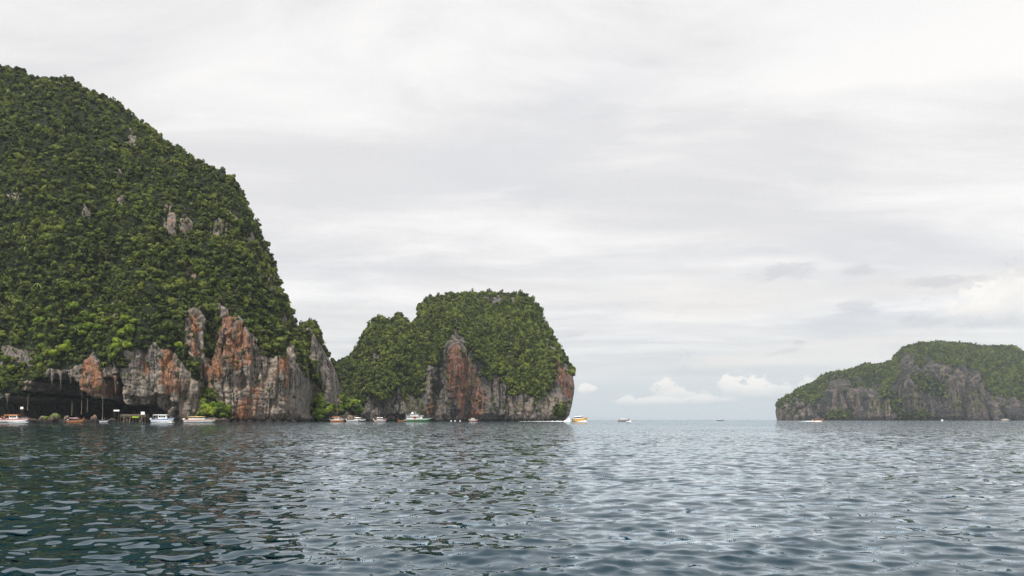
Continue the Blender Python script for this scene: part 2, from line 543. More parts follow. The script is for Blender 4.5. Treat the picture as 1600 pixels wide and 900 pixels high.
def mat_foam():
    m, t = new_mat('foam')
    pos = t.n('ShaderNodeNewGeometry').outputs['Position']
    n = t.noise(pos, 1.5, 5.0, 0.6)
    c = t.mix(t.ramp(n, 0.35, 0.6), (0.55, 0.62, 0.65), (0.86, 0.87, 0.87))
    p = t.n('ShaderNodeBsdfPrincipled', {'Base Color': c, 'Roughness': 0.8})
    t.n('ShaderNodeOutputMaterial', {0: p.outputs[0]})
    return m


M['foam'] = mat_foam()


def mat_person(name, shirt, shorts):
    m, t = new_mat(name)
    z = t.xyz(t.n('ShaderNodeTexCoord').outputs['Object'])[2]
    c = t.mix(t.ramp(z, 0.50, 0.52), (0.36, 0.20, 0.12), shorts)
    c = t.mix(t.ramp(z, 0.92, 0.94), c, shirt)
    c = t.mix(t.ramp(z, 1.42, 1.44), c, (0.36, 0.20, 0.12))
    c = t.mix(t.ramp(z, 1.66, 1.68), c, (0.02, 0.015, 0.012))
    p = t.n('ShaderNodeBsdfPrincipled', {'Base Color': c, 'Roughness': 0.8})
    t.n('ShaderNodeOutputMaterial', {0: p.outputs[0]})
    return m


# ------------------------------------------------------------------ the sea
def build_sea():
    r1 = 2.0 * np.exp(np.arange(0, math.log(300 / 2.0), 0.0042))
    r2 = r1[-1] * np.exp(0.04 * np.arange(1, int(math.log(66000 / r1[-1]) / 0.04) + 2))
    r = np.concatenate([[0.02, 0.6, 1.2, 1.8], r1, r2])
    fine = np.radians(np.linspace(-41, 41, 570))
    coarse = np.radians(np.linspace(41, 319, 70))[1:-1]
    th = np.concatenate([fine, coarse])
    R, T = np.meshgrid(r, th, indexing='ij')
    X0, Y0 = R * np.sin(T), R * np.cos(T)
    dth = np.gradient(np.concatenate([th, [th[0] + 2 * math.pi]]))[:-1]
    sp = np.maximum(np.gradient(r)[:, None], R * dth[None, :] * 0.7)
    rng = np.random.default_rng(21)
    # wind waves: a spread of wavelengths and headings, shortest dropped where the sheet is too coarse to carry them
    nc = 84
    lam = np.exp(np.linspace(math.log(0.055), math.log(2.4), nc)) * rng.uniform(0.94, 1.06, nc)
    ang = math.radians(-96) + rng.normal(size=nc) * np.radians(np.interp(np.log(lam), [math.log(0.055), math.log(2.4)], [50, 26]))
    slope = 0.0270 * np.interp(np.log(lam), np.log([0.055, 0.12, 0.23, 0.55, 1.05, 2.4]), [0.9, 1.25, 1.35, 0.95, 0.6, 0.42])
    ph = rng.uniform(0, 2 * math.pi, nc)
    X, Y, Z = X0.copy(), Y0.copy(), np.zeros_like(X0)
    kept = np.zeros_like(X0)
    near = len(r1) + 4
    gustm = np.clip(0.85 + 0.45 * fbm(X0[:near] / 22, Y0[:near] / 9, 0.0, 3, 5), 0.4, 1.08)
    for i in range(nc):
        w = sstep(lam[i] / sp[:near], 2.4, 5.0)
        a = slope[i] * lam[i] / (2 * math.pi)
        dx, dy = math.cos(ang[i]), math.sin(ang[i])
        p = (X0[:near] * dx + Y0[:near] * dy) * (2 * math.pi / lam[i]) + ph[i]
        aw = a * w * (gustm if lam[i] < 0.9 else 1.0)
        Z[:near] += aw * np.cos(p)
        q = aw * np.sin(p) * 0.95
        X[:near] -= q * dx
        Y[:near] -= q * dy
        kept[:near] += w * slope[i] ** 2
    micro = np.sqrt(np.clip(1 - kept / (slope ** 2).sum(), 0, 1))
    nr, na = X.shape
    idx = np.arange(nr * na).reshape(nr, na)
    a, b = idx[:-1], idx[1:]
    f = np.stack([a, b, np.roll(b, -1, 1), np.roll(a, -1, 1)], -1).reshape(-1, 4)
    f = f[:, ::-1]
    V = np.stack([X, Y, Z], -1).reshape(-1, 3)
    me = mesh_np('sea', V, [f])
    attr(me, 'micro', micro)
    o = link('sea', me, M['sea'])
    tag(o, 'dark blue green rippled sea reaching to the horizon', 'sea', kind='structure')


build_sea()


# ------------------------------------------------------------------ karst islands
class Relief:
    """one rock mass: columns along the shore, rows from below the water over the ridge and down the back"""
    def __init__(self, cols, tops, shore, cliff, lean, slope, rows, k, seed, back=70.0, drop=0.0, shear=None,
                 rough=1.0, bumps=(), caves=(), cliff_top=None):
        u = np.asarray(cols, float)
        top = np.interp(u, *zip(*tops)) + drop
        y0 = np.interp(u, *zip(*shore)) * DR
        cb = np.interp(u, *zip(*cliff))
        t = np.asarray(rows, float)
        U = np.repeat(u[:, None], len(t), 1)
        T = np.repeat(t[None, :], len(u), 0)
        kk = 24 if len(u) > 150 else 9
        pad = np.pad(cb, kk, mode='edge')
        cbs = np.convolve(pad, np.ones(2 * kk + 1) / (2 * kk + 1), 'valid')
        tb = np.clip((HORIZON - cbs) / np.maximum(HORIZON - top, 1.0), 0.02, 0.97)[:, None]
        sl = np.interp(u, *zip(*slope))[:, None]
        q = np.clip((T - tb) / (1 - tb), 0, 1)
        Y = y0[:, None] + lean * np.minimum(T, tb) / tb + sl * (0.62 * q + 0.75 * (1 - np.sqrt(1 - 0.985 * q * q)))
        PY = HORIZON - (HORIZON - top)[:, None] * T
        if shear is not None:
            U = U + shear(U, T)
        for (bx, by, rx, ry, amp) in bumps:
            Y = Y - amp * np.exp(-((U - bx) / rx) ** 2 - ((PY - by) / ry) ** 2)
        e = (HORIZON - PY) / FPX
        e = e - 5.0 * np.clip(1 - T / 0.02, 0, 1) / Y
        X = (U - 800) / FPX * Y
        Z = CAM_H + e * Y
        P = np.stack([X, Y, Z], -1)
        # relief along the normal
        N = np.cross(np.gradient(P, axis=0), np.gradient(P, axis=1))
        N /= np.linalg.norm(N, axis=2)[..., None] + 1e-9
        s = np.sign((N * np.array([0, -1, 0.4])).sum(2))
        N *= s[..., None]
        x, y, z = X / k, Y / k, Z / k
        rock = 1 - sstep(PY, cb[:, None] + 4, cb[:, None] - 6)
        d = (7.5 - 5.0 * rock) * fbm(x / 34, y / 34, z / 60, 3, seed) + 1.4 * fbm(x / 9, y / 9, z / 16, 3, seed + 1)
        flute = 2.4 * (0.35 - np.abs(perlin(x / 5.5, y / 5.5, z / 42, seed + 2))) + 1.3 * (0.3 - np.abs(perlin(x / 2.3, y / 2.3, z / 17, seed + 3)))
        pock = 0.5 * (0.3 - np.abs(perlin(x / 1.3, y / 1.3, z / 7, seed + 12))) + 0.4 * np.abs(perlin(x / 3.5, y / 3.5, z / 1.6, seed + 13)) + 0.55 * fbm(x / 2.0, y / 2.0, z / 2.6, 2, seed + 4) + 0.5 * perlin(x / 14, y / 14, z / 2.6, seed + 5)
        big = 1.6 * perlin(x / 13, y / 13, z / 90, seed + 6)
        crack = -2.6 * np.exp(-(perlin(x / 6.5, y / 6.5, z / 55, seed + 14) / 0.10) ** 2) - 0.45 * np.exp(-(perlin(x / 8, y / 8, z / 5, seed + 15) / 0.07) ** 2)
        d = d * rough + rock * (flute + pock + big + crack) * rough
        s01 = (U - u[0]) / (u[-1] - u[0])
        d = d * k ** 0.85 * (1 - 0.72 * sstep(T, 0.72, 1.0)) * (0.4 + 0.6 * sstep(s01, 0.0, 0.04) * sstep(1 - s01, 0.0, 0.04))
        # sea-worn notch at the water line
        notch = sstep(Z, 5.5 * k ** 0.5, 1.2) * (2.6 + 2.4 * perlin(x / 9, y / 9, 3.3, seed + 8)) * k ** 0.5
        d = d - notch * rock
        P = P + N * d[..., None]
        cav = np.zeros_like(X)
        wob = 3.0 * fbm(U / 11, PY / 11, 0.5, 3, seed + 9)
        for poly, depth in caves:
            sdf = poly_sdf(U, PY, poly) + wob
            mk = sstep(sdf, -1.0, 3.5)
            P[..., 1] += depth * mk * (0.75 + 0.6 * fbm(x / 9, y / 9, z / 9, 2, seed + 10))
            cav = np.maximum(cav, mk)
        self.front = P
        self.U, self.PY, self.T = U, PY, T
        self.top, self.cb, self.rockband = top, cb, rock
        self.cav = cav
        self.seed, self.k = seed, k
        # back side
        rid = P[:, -1]
        nb = 12
        ks = np.linspace(0, 1, nb + 1)[1:]
        bt = np.broadcast_to(np.asarray(back, float), (len(u),)) if np.ndim(back) == 0 else np.interp(u, *zip(*back))
        B = np.repeat(rid[:, None, :], nb, 1).copy()
        B[..., 1] += bt[:, None] * ks[None, :]
        B[..., 2] = rid[:, 2][:, None] * (1 - ks[None, :] ** 2.2) - 5 * ks[None, :] ** 3
        B[..., 0] += (bt * (1 - 2 * s01[:, 0]) ** 3)[:, None] * 0.75 * ks[None, :]
        self.P = np.concatenate([P, B], 1)
        self.veg = None

    def mesh(self, name, veg, ochre, pale):
        nc, nr = self.P.shape[:2]
        nf = self.front.shape[1]
        idx = np.arange(nc * nr).reshape(nc, nr)
        f = np.stack([idx[:-1, :-1], idx[1:, :-1], idx[1:, 1:], idx[:-1, 1:]], -1).reshape(-1, 4)
        V = self.P.reshape(-1, 3)
        caps = []
        for c, flip in ((0, False), (nc - 1, True)):
            cen = self.P[c].mean(0)
            cen[0] += 10 * self.k * (-1 if flip else 1)
            V = np.concatenate([V, cen[None]], 0)
            ci = len(V) - 1
            a, b = idx[c, :-1], idx[c, 1:]
            tri = np.stack([a, b, np.full_like(a, ci)], -1)
            caps.append(tri[:, ::-1] if flip else tri)
        me = mesh_np(name, V, [f] + caps, smooth=False)
        for nm, val, fill in (('veg', veg, 1.0), ('ochre', ochre, 0.0), ('pale', pale, 0.0)):
            full = np.full((nc, nr), fill)
            full[:, :nf] = val
            attr(me, nm, np.concatenate([full.ravel(), [fill, fill]]))
        self.veg = np.full((nc, nr), 1.0)
        self.veg[:, :nf] = veg
        return me

    def scatter(self, n, rng, frame=(-60, 1660), dens=None, back_rows=3):
        """random points on the overgrown part of the surface"""
        nf = self.front.shape[1]
        P = self.P[:, :nf + back_rows]
        v = self.veg[:, :nf + back_rows]
        A, B, C, D = P[:-1, :-1], P[1:, :-1], P[1:, 1:], P[:-1, 1:]
        nrm = np.cross(C - A, D - B)
        area = np.linalg.norm(nrm, axis=2) * 0.5
        w = area * np.clip((v[:-1, :-1] + v[1:, 1:]) / 2, 0, 1) ** 1.5
        # faces seen edge-on from the front hold many points that nothing shows: thin them
        vd = (A + C) / 2
        vd = vd / np.linalg.norm(vd, axis=2)[..., None]
        facing = np.abs((nrm * vd).sum(2)) / (2 * area + 1e-9)
        w = w * (0.30 + 0.70 * np.clip(facing * 1.6, 0, 1))
        if dens is not None:
            dd = np.ones_like(v)
            dd[:, :nf] = dens
            w = w * dd[:-1, :-1]
        fl = w.ravel() / w.sum()
        pick = rng.choice(len(fl), n, p=fl)
        i, j = np.unravel_index(pick, w.shape)
        a, b = rng.random(n)[:, None], rng.random(n)[:, None]
        pts = (A[i, j] * (1 - a) + B[i, j] * a) * (1 - b) + (D[i, j] * (1 - a) + C[i, j] * a) * b
        nn = nrm[i, j]
        nn /= np.linalg.norm(nn, axis=1)[:, None] + 1e-9
        nn *= np.where(nn[:, 2] < 0, -1, 1)[:, None]
        nn = np.where((nn[:, 1] > 0.25)[:, None], nn * np.array([1, 0.3, 1]), nn)
        px = 800 + pts[:, 0] / pts[:, 1] * FPX
        py = HORIZON - (pts[:, 2] - CAM_H) / pts[:, 1] * FPX
        ok = pts[:, 2] > 1.0
        return pts[ok], nn[ok], px[ok], py[ok], j[ok]


def blob_mask(U, PY, blobs, wob):
    m = np.zeros_like(U)
    for (bx, by, rx, ry) in blobs:
        d = 1 - np.sqrt(((U - bx) / rx) ** 2 + ((PY - by) / ry) ** 2)
        m = np.maximum(m, sstep(d + wob, 0.0, 0.45))
    return m


def poly_mask(U, PY, polys, wob, soft=5.0):
    m = np.zeros_like(U)
    for p in polys:
        m = np.maximum(m, sstep(poly_sdf(U, PY, p) + wob, -soft, soft))
    return m


def rows(n1, tc, n2):
    return np.concatenate([[0, 0.006, 0.012], np.linspace(0.02, tc, n1), np.linspace(tc, 1.0, n2 + 1)[1:]])


# --- the big island at left
L_TOP = [(-700, 420), (-560, 250), (-420, 130), (-260, 75), (-120, 70), (0, 95), (20, 102), (45, 112), (75, 113), (105, 117), (130, 130), (155, 145), (175, 149), (190, 160), (215, 180), (240, 195),
         (262, 215), (285, 230), (300, 238), (320, 248), (345, 262), (360, 275), (375, 292), (385, 315), (395, 338), (405, 360), (415, 385), (430, 415),
         (440, 445), (450, 475), (458, 493), (466, 508), (474, 530), (480, 560), (484, 600), (486, 640)]
L_CLIFF = [(-700, 590), (-200, 585), (0, 588), (35, 596), (60, 592), (100, 582), (118, 572), (135, 562), (146, 556), (156, 568), (180, 574), (205, 560), (228, 546), (250, 546), (268, 544), (282, 560),
           (287, 552), (291, 486), (312, 482), (320, 505), (326, 556), (336, 540), (341, 478), (362, 492), (376, 500), (386, 515), (396, 528), (410, 546), (420, 558), (432, 558),
           (446, 552), (456, 540), (466, 530), (476, 545), (486, 600)]
CAVES = [([(-60, 626), (0, 622), (25, 617), (45, 604), (62, 596), (80, 588), (98, 584), (110, 586), (118, 595), (128, 600), (133, 612), (150, 619), (163, 624), (170, 645), (172, 680), (-60, 680)], 190.0),
         ([(163, 592), (176, 588), (188, 586), (194, 600), (193, 625), (200, 634), (232, 632), (246, 645), (248, 680), (168, 680), (161, 625)], 120.0),
         ([(200, 616), (225, 621), (243, 614), (262, 618), (268, 636), (255, 650), (225, 652), (203, 640)], 7.0),
         ([(268, 628), (280, 626), (286, 645), (284, 680), (262, 680)], 6.0),
         ([(368, 590), (376, 580), (384, 592), (384, 606), (372, 610)], 5.0),
         ([(484, 606), (490, 595), (497, 592), (504, 612), (500, 622), (484, 622)], 10.0)]
left_cols = np.concatenate([np.linspace(-700, -60, 60)[:-1], np.arange(-60, 486.5, 1.55)])
left_shore = [(-700, 640), (-300, 545), (0, 520), (200, 517), (285, 520), (300, 528), (330, 532), (380, 540), (430, 556), (455, 572), (470, 592), (480, 622), (486, 655)]
LEFT = Relief(left_cols, L_TOP, left_shore, L_CLIFF, 5.0, [(-700, 60), (-300, 130), (0, 125), (300, 110), (400, 85), (440, 62), (470, 36), (486, 20)],
              rows(120, 0.42, 110), 1.0, 3, back=[(-700, 60), (0, 160), (400, 120), (486, 30)], drop=9.0, rough=1.0,
              bumps=[(300, 560, 9, 70, 9.0), (262, 590, 24, 60, 6.0), (355, 560, 16, 60, 4.0), (328, 520, 8, 50, -9.0), (215, 420, 40, 120, 10.0), (95, 480, 60, 60, 10.0),
                     (148, 592, 14, 26, 9.0), (60, 300, 50, 200, 9.0), (440, 600, 9, 70, 5.0)], caves=CAVES)
U, PY = LEFT.U, LEFT.PY
wob = fbm(U / 14, PY / 14, 1.5, 4, 31)
edge = LEFT.cb[:, None] - PY
veg = sstep(edge + 11 * wob + 4 * fbm(U / 5, PY / 8, 4.5, 3, 32), -4, 4)
hang = poly_mask(U, PY, [[(-20, 545), (20, 560), (34, 590), (30, 622), (5, 616), (-20, 612)], [(45, 570), (70, 575), (76, 590), (55, 600), (44, 590)],
                         [(284, 540), (300, 555), (312, 588), (304, 598), (290, 575), (280, 560)], [(318, 455), (345, 455), (342, 520), (330, 562), (319, 552)],
                         [(455, 530), (470, 525), (480, 560), (478, 590), (466, 570)], [(178, 548), (206, 545), (206, 575), (186, 580)]], 4 * wob)
grey = poly_mask(U, PY, [[(0, 542), (40, 540), (56, 560), (50, 575), (34, 566), (10, 562), (0, 570)]], 5 * wob)
streaky = fbm(U / 4.5, PY / 11, 2.5, 3, 37)
patches = blob_mask(U, PY, [(268, 345, 14, 26), (292, 352, 12, 20), (340, 360, 14, 18), (206, 215, 9, 14), (184, 268, 8, 10), (188, 308, 9, 9), (24, 310, 12, 10),
                            (362, 340, 9, 14), (395, 372, 8, 14), (420, 440, 7, 20), (178, 470, 8, 12), (183, 495, 8, 16), (136, 332, 9, 7), (300, 420, 9, 8), (445, 500, 6, 16)], 0.4 * wob + 0.75 * streaky)
veg = np.clip(np.maximum(veg, hang) - 0.85 * grey - 0.8 * patches, 0, 1)
och = poly_mask(U, PY, [[(294, 505), (308, 490), (312, 530), (304, 560), (295, 550)], [(338, 500), (365, 495), (386, 520), (398, 560), (372, 575), (348, 585), (336, 610), (322, 580), (330, 545)],
                        [(254, 545), (272, 545), (282, 590), (288, 614), (262, 618), (250, 600)], [(222, 566), (234, 566), (235, 586), (222, 586)], [(128, 592), (165, 590), (166, 618), (130, 616)],
                        [(172, 588), (188, 590), (188, 620), (176, 618)], [(438, 560), (452, 556), (452, 606), (442, 610)], [(130, 565), (150, 560), (158, 590), (126, 592)],
                        [(398, 596), (404, 590), (404, 640), (396, 640)], [(366, 630), (392, 620), (396, 655), (360, 655)], [(494, 600), (500, 605), (500, 650), (490, 650)]], 7 * wob)
pal = sstep(U, 285, 300) * sstep(PY, 500, 540) * (1 - sstep(U, 452, 470)) + 0.55 * (1 - sstep(U, 285, 300)) * sstep(PY, 560, 580)
left_island = empty('karst_island', at(250, HORIZON, 520), 0, 'huge jungle covered limestone island with sea cave filling the left side', 'island')
left_island.location = (0, 0, 0)
left_me = LEFT.mesh('cliff', veg, np.clip(och + 0.45 * sstep(U, 236, 250) * (1 - sstep(U, 452, 466)) * sstep(wob, -0.3, 0.4), 0, 1), np.clip(pal, 0, 1))
link('cliff', left_me, M['rock_near'], left_island)

# rock shoulder behind its right end
SH_TOP = [(448, 560), (462, 525), (470, 516), (476, 510), (482, 506), (489, 508), (493, 516), (498, 528), (505, 543), (512, 556), (518, 562), (523, 571), (527, 588), (531, 600), (535, 614), (537, 640)]
SHO = Relief(np.arange(448, 537.5, 1.2), SH_TOP, [(448, 690), (480, 655), (505, 665), (525, 690), (537, 720)], [(448, 528), (476, 519), (488, 515), (498, 532), (505, 546), (520, 566), (537, 612)], 14.0,
             [(448, 40), (490, 40), (537, 14)], rows(80, 0.7, 40), 1.25, 17, back=50.0, drop=3.0, rough=0.8, bumps=[(492, 570, 5, 60, 8.0), (512, 610, 6, 40, 7.0)],
             caves=[([(484, 606), (490, 595), (497, 592), (505, 612), (505, 660), (484, 660)], 10.0)])
wob = fbm(SHO.U / 12, SHO.PY / 12, 1.5, 4, 33)
veg_s = sstep(SHO.cb[:, None] - SHO.PY + 9 * wob, -3, 5)
veg_s = np.maximum(veg_s, poly_mask(SHO.U, SHO.PY, [[(476, 560), (490, 570), (503, 600), (498, 608), (482, 590)], [(468, 520), (484, 512), (486, 540), (474, 560)]], 4 * wob))
link('shoulder', SHO.mesh('shoulder', veg_s, 0.08 + 0 * wob, 0.0 * wob), M['rock_near'], left_island)

# low green knolls at its foot
KN1 = Relief(np.arange(300, 360, 1.5), [(300, 650), (306, 628), (314, 606), (322, 600), (332, 605), (342, 622), (352, 640), (360, 652)], [(300, 522), (330, 512), (360, 524)], [(300, 654), (330, 653), (360, 653)],
             2.0, [(300, 14), (360, 14)], rows(14, 0.3, 24), 0.8, 41, back=18.0, drop=5.0, rough=0.5)
KN2 = Relief(np.arange(476, 570, 1.5), [(476, 636), (486, 622), (500, 618), (515, 622), (530, 618), (545, 622), (556, 632), (564, 646), (570, 654)], [(476, 640), (500, 625), (530, 690), (570, 735)],
             [(476, 654), (500, 655), (515, 650), (530, 648), (545, 646), (570, 652)], 3.0, [(476, 26), (570, 20)], rows(20, 0.4, 24), 0.9, 43, back=26.0, drop=4.0, rough=0.6)
for kn in (KN1, KN2):
    w_ = fbm(kn.U / 9, kn.PY / 9, 1.5, 3, 35)
    link('knoll', kn.mesh('knoll', sstep(kn.cb[:, None] - kn.PY + 5 * w_, -3, 3), 0.2 + 0 * w_, 0.2 + 0 * w_), M['rock_near'], left_island)

# --- the island in the middle
M_TOP = [(505, 600), (515, 582), (523, 572), (530, 566), (545, 559), (552, 554), (560, 541), (568, 527), (574, 511), (580, 504), (588, 497), (595, 498), (605, 502), (615, 503), (617.5, 494), (622, 490), (628, 492),
         (631, 503), (640, 506), (650, 505), (652.5, 484), (658, 474), (668, 467), (680, 462), (700, 459), (730, 457), (770, 458), (800, 459), (820, 463), (838, 475), (850, 493), (862, 517),
         (872, 541), (879, 560), (884, 573), (888, 586)]
M_CLIFF = [(505, 640), (560, 642), (568, 634), (578, 616), (590, 622), (600, 634), (615, 612), (640, 612), (655, 622), (662, 606), (668, 570), (678, 572), (690, 560), (698, 540), (706, 520), (713, 516), (720, 524),
           (728, 540), (738, 560), (746, 575), (756, 582), (766, 590), (776, 588), (790, 602), (800, 612), (812, 618), (824, 612), (834, 622), (846, 622), (856, 612), (862, 600), (867, 576), (873, 566), (880, 572), (888, 590)]


def m_shear(u, t):
    return 9.5 * sstep(u, 858, 889) * np.interp(t, [0, 0.25, 0.55, 0.8, 1.0], [0.0, 0.35, 0.85, 1.0, 0.85])


MID = Relief(np.concatenate([np.arange(505, 612, 1.25), np.arange(612, 656, 0.8), np.arange(656, 888.5, 1.25)]), M_TOP,
             [(505, 985), (540, 945), (570, 915), (600, 905), (660, 915), (690, 925), (715, 905), (760, 925), (800, 925), (840, 935), (865, 944), (880, 956), (888, 964)], M_CLIFF, 10.0,
             [(505, 40), (560, 60), (648, 70), (656, 110), (720, 130), (800, 120), (850, 80), (888, 30)], rows(110, 0.55, 90), 1.75, 51,
             back=[(505, 60), (600, 80), (720, 160), (850, 90), (888, 40)], drop=4.0, shear=m_shear, rough=0.75,
             bumps=[(712, 585, 16, 70, 16.0), (688, 600, 9, 60, -10.0), (672, 600, 6, 40, 10.0), (590, 600, 30, 40, 12.0), (790, 560, 24, 60, 8.0), (840, 600, 12, 60, 9.0), (622, 560, 30, 40, 12.0)],
             caves=[([(601, 648), (616, 646), (633, 648), (633, 680), (600, 680)], 10.0), ([(760, 646), (790, 648), (790, 680), (758, 680)], 5.0)])
U, PY = MID.U, MID.PY
wob = fbm(U / 12, PY / 12, 1.5, 4, 61)
veg_m = sstep(MID.cb[:, None] - PY + 9 * wob + 8 * fbm(U / 4, PY / 7, 4.5, 3, 62), -4, 4)
mp = blob_mask(U, PY, [(585, 562, 12, 20), (577, 520, 6, 14), (653, 492, 4, 14), (800, 545, 14, 20), (810, 560, 10, 12), (770, 468, 40, 9), (720, 465, 24, 8), (865, 545, 8, 26), (624, 496, 8, 7), (850, 500, 8, 12)], 0.4 * wob + 0.8 * fbm(U / 3.5, PY / 9, 2.5, 3, 38))
vv = poly_mask(U, PY, [[(862, 636), (885, 632), (886, 652), (862, 652)]], 3 * wob)
veg_m = np.clip(np.maximum(veg_m, vv) - 0.8 * mp, 0, 1)
och = poly_mask(U, PY, [[(695, 560), (712, 540), (730, 560), (742, 580), (753, 600), (760, 618), (757, 642), (745, 656), (718, 656), (712, 630), (704, 600), (692, 578)],
                        [(866, 560), (880, 566), (892, 590), (898, 612), (890, 630), (880, 612), (868, 592)], [(664, 630), (678, 630), (678, 650), (662, 650)]], 5 * wob)
pal = 0.25 + 0.65 * poly_mask(U, PY, [[(715, 600), (760, 600), (762, 650), (720, 650)], [(790, 625), (880, 620), (880, 652), (790, 652)]], 6 * wob)
mid_island = empty('karst_island', (0, 0, 0), 0, 'domed green limestone island with rust red cliff in the middle', 'island')
link('cliff', MID.mesh('cliff', veg_m, np.clip(och, 0, 1), np.clip(pal, 0, 1)), M['rock_mid'], mid_island)

# --- the island at right, farther off
R_TOP = [(1213, 634), (1215, 628), (1219, 623), (1227, 618), (1238, 615), (1245, 608), (1262, 602), (1275, 594), (1288, 585), (1300, 581), (1315, 578), (1328, 577), (1340, 573), (1352, 568), (1365, 570),
         (1380, 568), (1392, 563), (1408, 560), (1411, 548), (1418, 540), (1440, 536), (1470, 535), (1500, 535), (1524, 538), (1533, 542), (1560, 540), (1585, 541), (1600, 550), (1660, 566), (1740, 560), (1850, 590), (1960, 640)]
R_CLIFF = [(1212, 634), (1240, 636), (1262, 630), (1280, 632), (1292, 606), (1303, 604), (1320, 606), (1345, 616), (1360, 624), (1392, 622), (1402, 612), (1410, 566), (1425, 568), (1440, 590), (1450, 575), (1465, 578),
           (1480, 592), (1498, 590), (1512, 590), (1522, 600), (1530, 612), (1542, 624), (1555, 632), (1580, 636), (1600, 640), (1960, 645)]
RIGHT = Relief(np.concatenate([np.arange(1213, 1625, 1.3), np.linspace(1625, 1960, 50)[1:]]), R_TOP, [(1212, 2440), (1220, 2428), (1250, 2400), (1330, 2366), (1400, 2312), (1420, 2285), (1500, 2298), (1560, 2230), (1660, 2176), (1960, 2380)],
               R_CLIFF, 18.0, [(1212, 50), (1260, 120), (1400, 160), (1420, 250), (1600, 320), (1960, 160)], rows(80, 0.6, 80), 4.2, 71, back=[(1212, 60), (1400, 200), (1660, 300), (1960, 100)], drop=2.0, rough=0.75,
               bumps=[(1420, 610, 20, 50, 16.0), (1500, 610, 20, 50, 8.0)])
U, PY = RIGHT.U, RIGHT.PY
wob = fbm(U / 12, PY / 12, 1.5, 4, 81)
veg_r = sstep(RIGHT.cb[:, None] - 14 * sstep(U, 1280, 1300) - PY + 9 * wob + 11 * fbm(U / 4, PY / 6, 4.5, 3, 82), -4, 4)
vv = poly_mask(U, PY, [[(1286, 656), (1292, 645), (1312, 640), (1332, 645), (1336, 656)], [(1398, 656), (1404, 645), (1430, 642), (1460, 650), (1462, 656)], [(1424, 585), (1440, 582), (1480, 600), (1478, 618), (1450, 615), (1432, 604)],
                       [(1372, 600), (1395, 600), (1396, 625), (1376, 622)], [(1390, 625), (1410, 622), (1412, 645), (1394, 645)]], 4 * wob)
mp = blob_mask(U, PY, [(1372, 600, 7, 5), (1510, 552, 8, 6), (1340, 590, 8, 6), (1245, 632, 10, 10)], 0.4 * wob + 0.8 * fbm(U / 3.5, PY / 9, 2.5, 3, 39))
veg_r = np.clip(np.maximum(veg_r, vv) - 0.8 * mp, 0, 1)
och = 0.6 * poly_mask(U, PY, [[(1408, 618), (1440, 605), (1450, 640), (1420, 645)], [(1480, 620), (1530, 610), (1540, 640), (1480, 645)], [(1360, 625), (1395, 622), (1395, 650), (1360, 650)]], 5 * wob)
pal = 0.45 + 0.55 * poly_mask(U, PY, [[(1290, 606), (1350, 612), (1372, 626), (1372, 652), (1334, 652), (1330, 640), (1292, 640)]], 5 * wob)
right_island = empty('karst_island', (0, 0, 0), 0, 'hazy forested limestone island with long cliff at the right edge', 'island')
link('cliff', RIGHT.mesh('cliff', veg_r, np.clip(och, 0, 1), np.clip(pal, 0, 1)), M['rock_far'], right_island)


# --- hills on the horizon
def build_hills():
    D = 60000.0
    px = np.linspace(560, 1040, 140)
    h = np.interp(px, [560, 640, 740, 820, 880, 905, 925, 950, 980, 1005, 1025, 1040], [1, 4, 6, 5, 6, 7.2, 6.4, 4.8, 3.4, 2.4, 1.0, 0.1])
    h = h + 0.9 * fbm(px / 30, 0.0, 0.0, 4, 91) * np.clip(h / 4, 0, 1)
    h = np.maximum(h, 0.05)
    nb = 14
    s = np.linspace(-1, 1, nb)
    prof = 1 - s ** 2
    V = np.zeros((len(px), nb, 3))
    dep = D + s[None, :] * 3000
    V[..., 0] = ((px - 800) / FPX * D)[:, None]
    V[..., 1] = dep
    V[..., 2] = (h * D / FPX)[:, None] * prof[None, :] - 4
    V[..., 2] += 30 * fbm(V[..., 0] / 900, V[..., 1] / 900, 0.0, 3, 95) * prof[None, :]
    idx = np.arange(len(px) * nb).reshape(len(px), nb)
    f = np.stack([idx[:-1, :-1], idx[1:, :-1], idx[1:, 1:], idx[:-1, 1:]], -1).reshape(-1, 4)
    me = mesh_np('hills', V.reshape(-1, 3), [f])
    o = link('hills', me, mat_paint('far_woods', (0.05, 0.075, 0.06), 0.9, 0.4, 0.1))
    tag(o, 'faint blue line of hills far off on the horizon', 'hills', kind='structure')


build_hills()


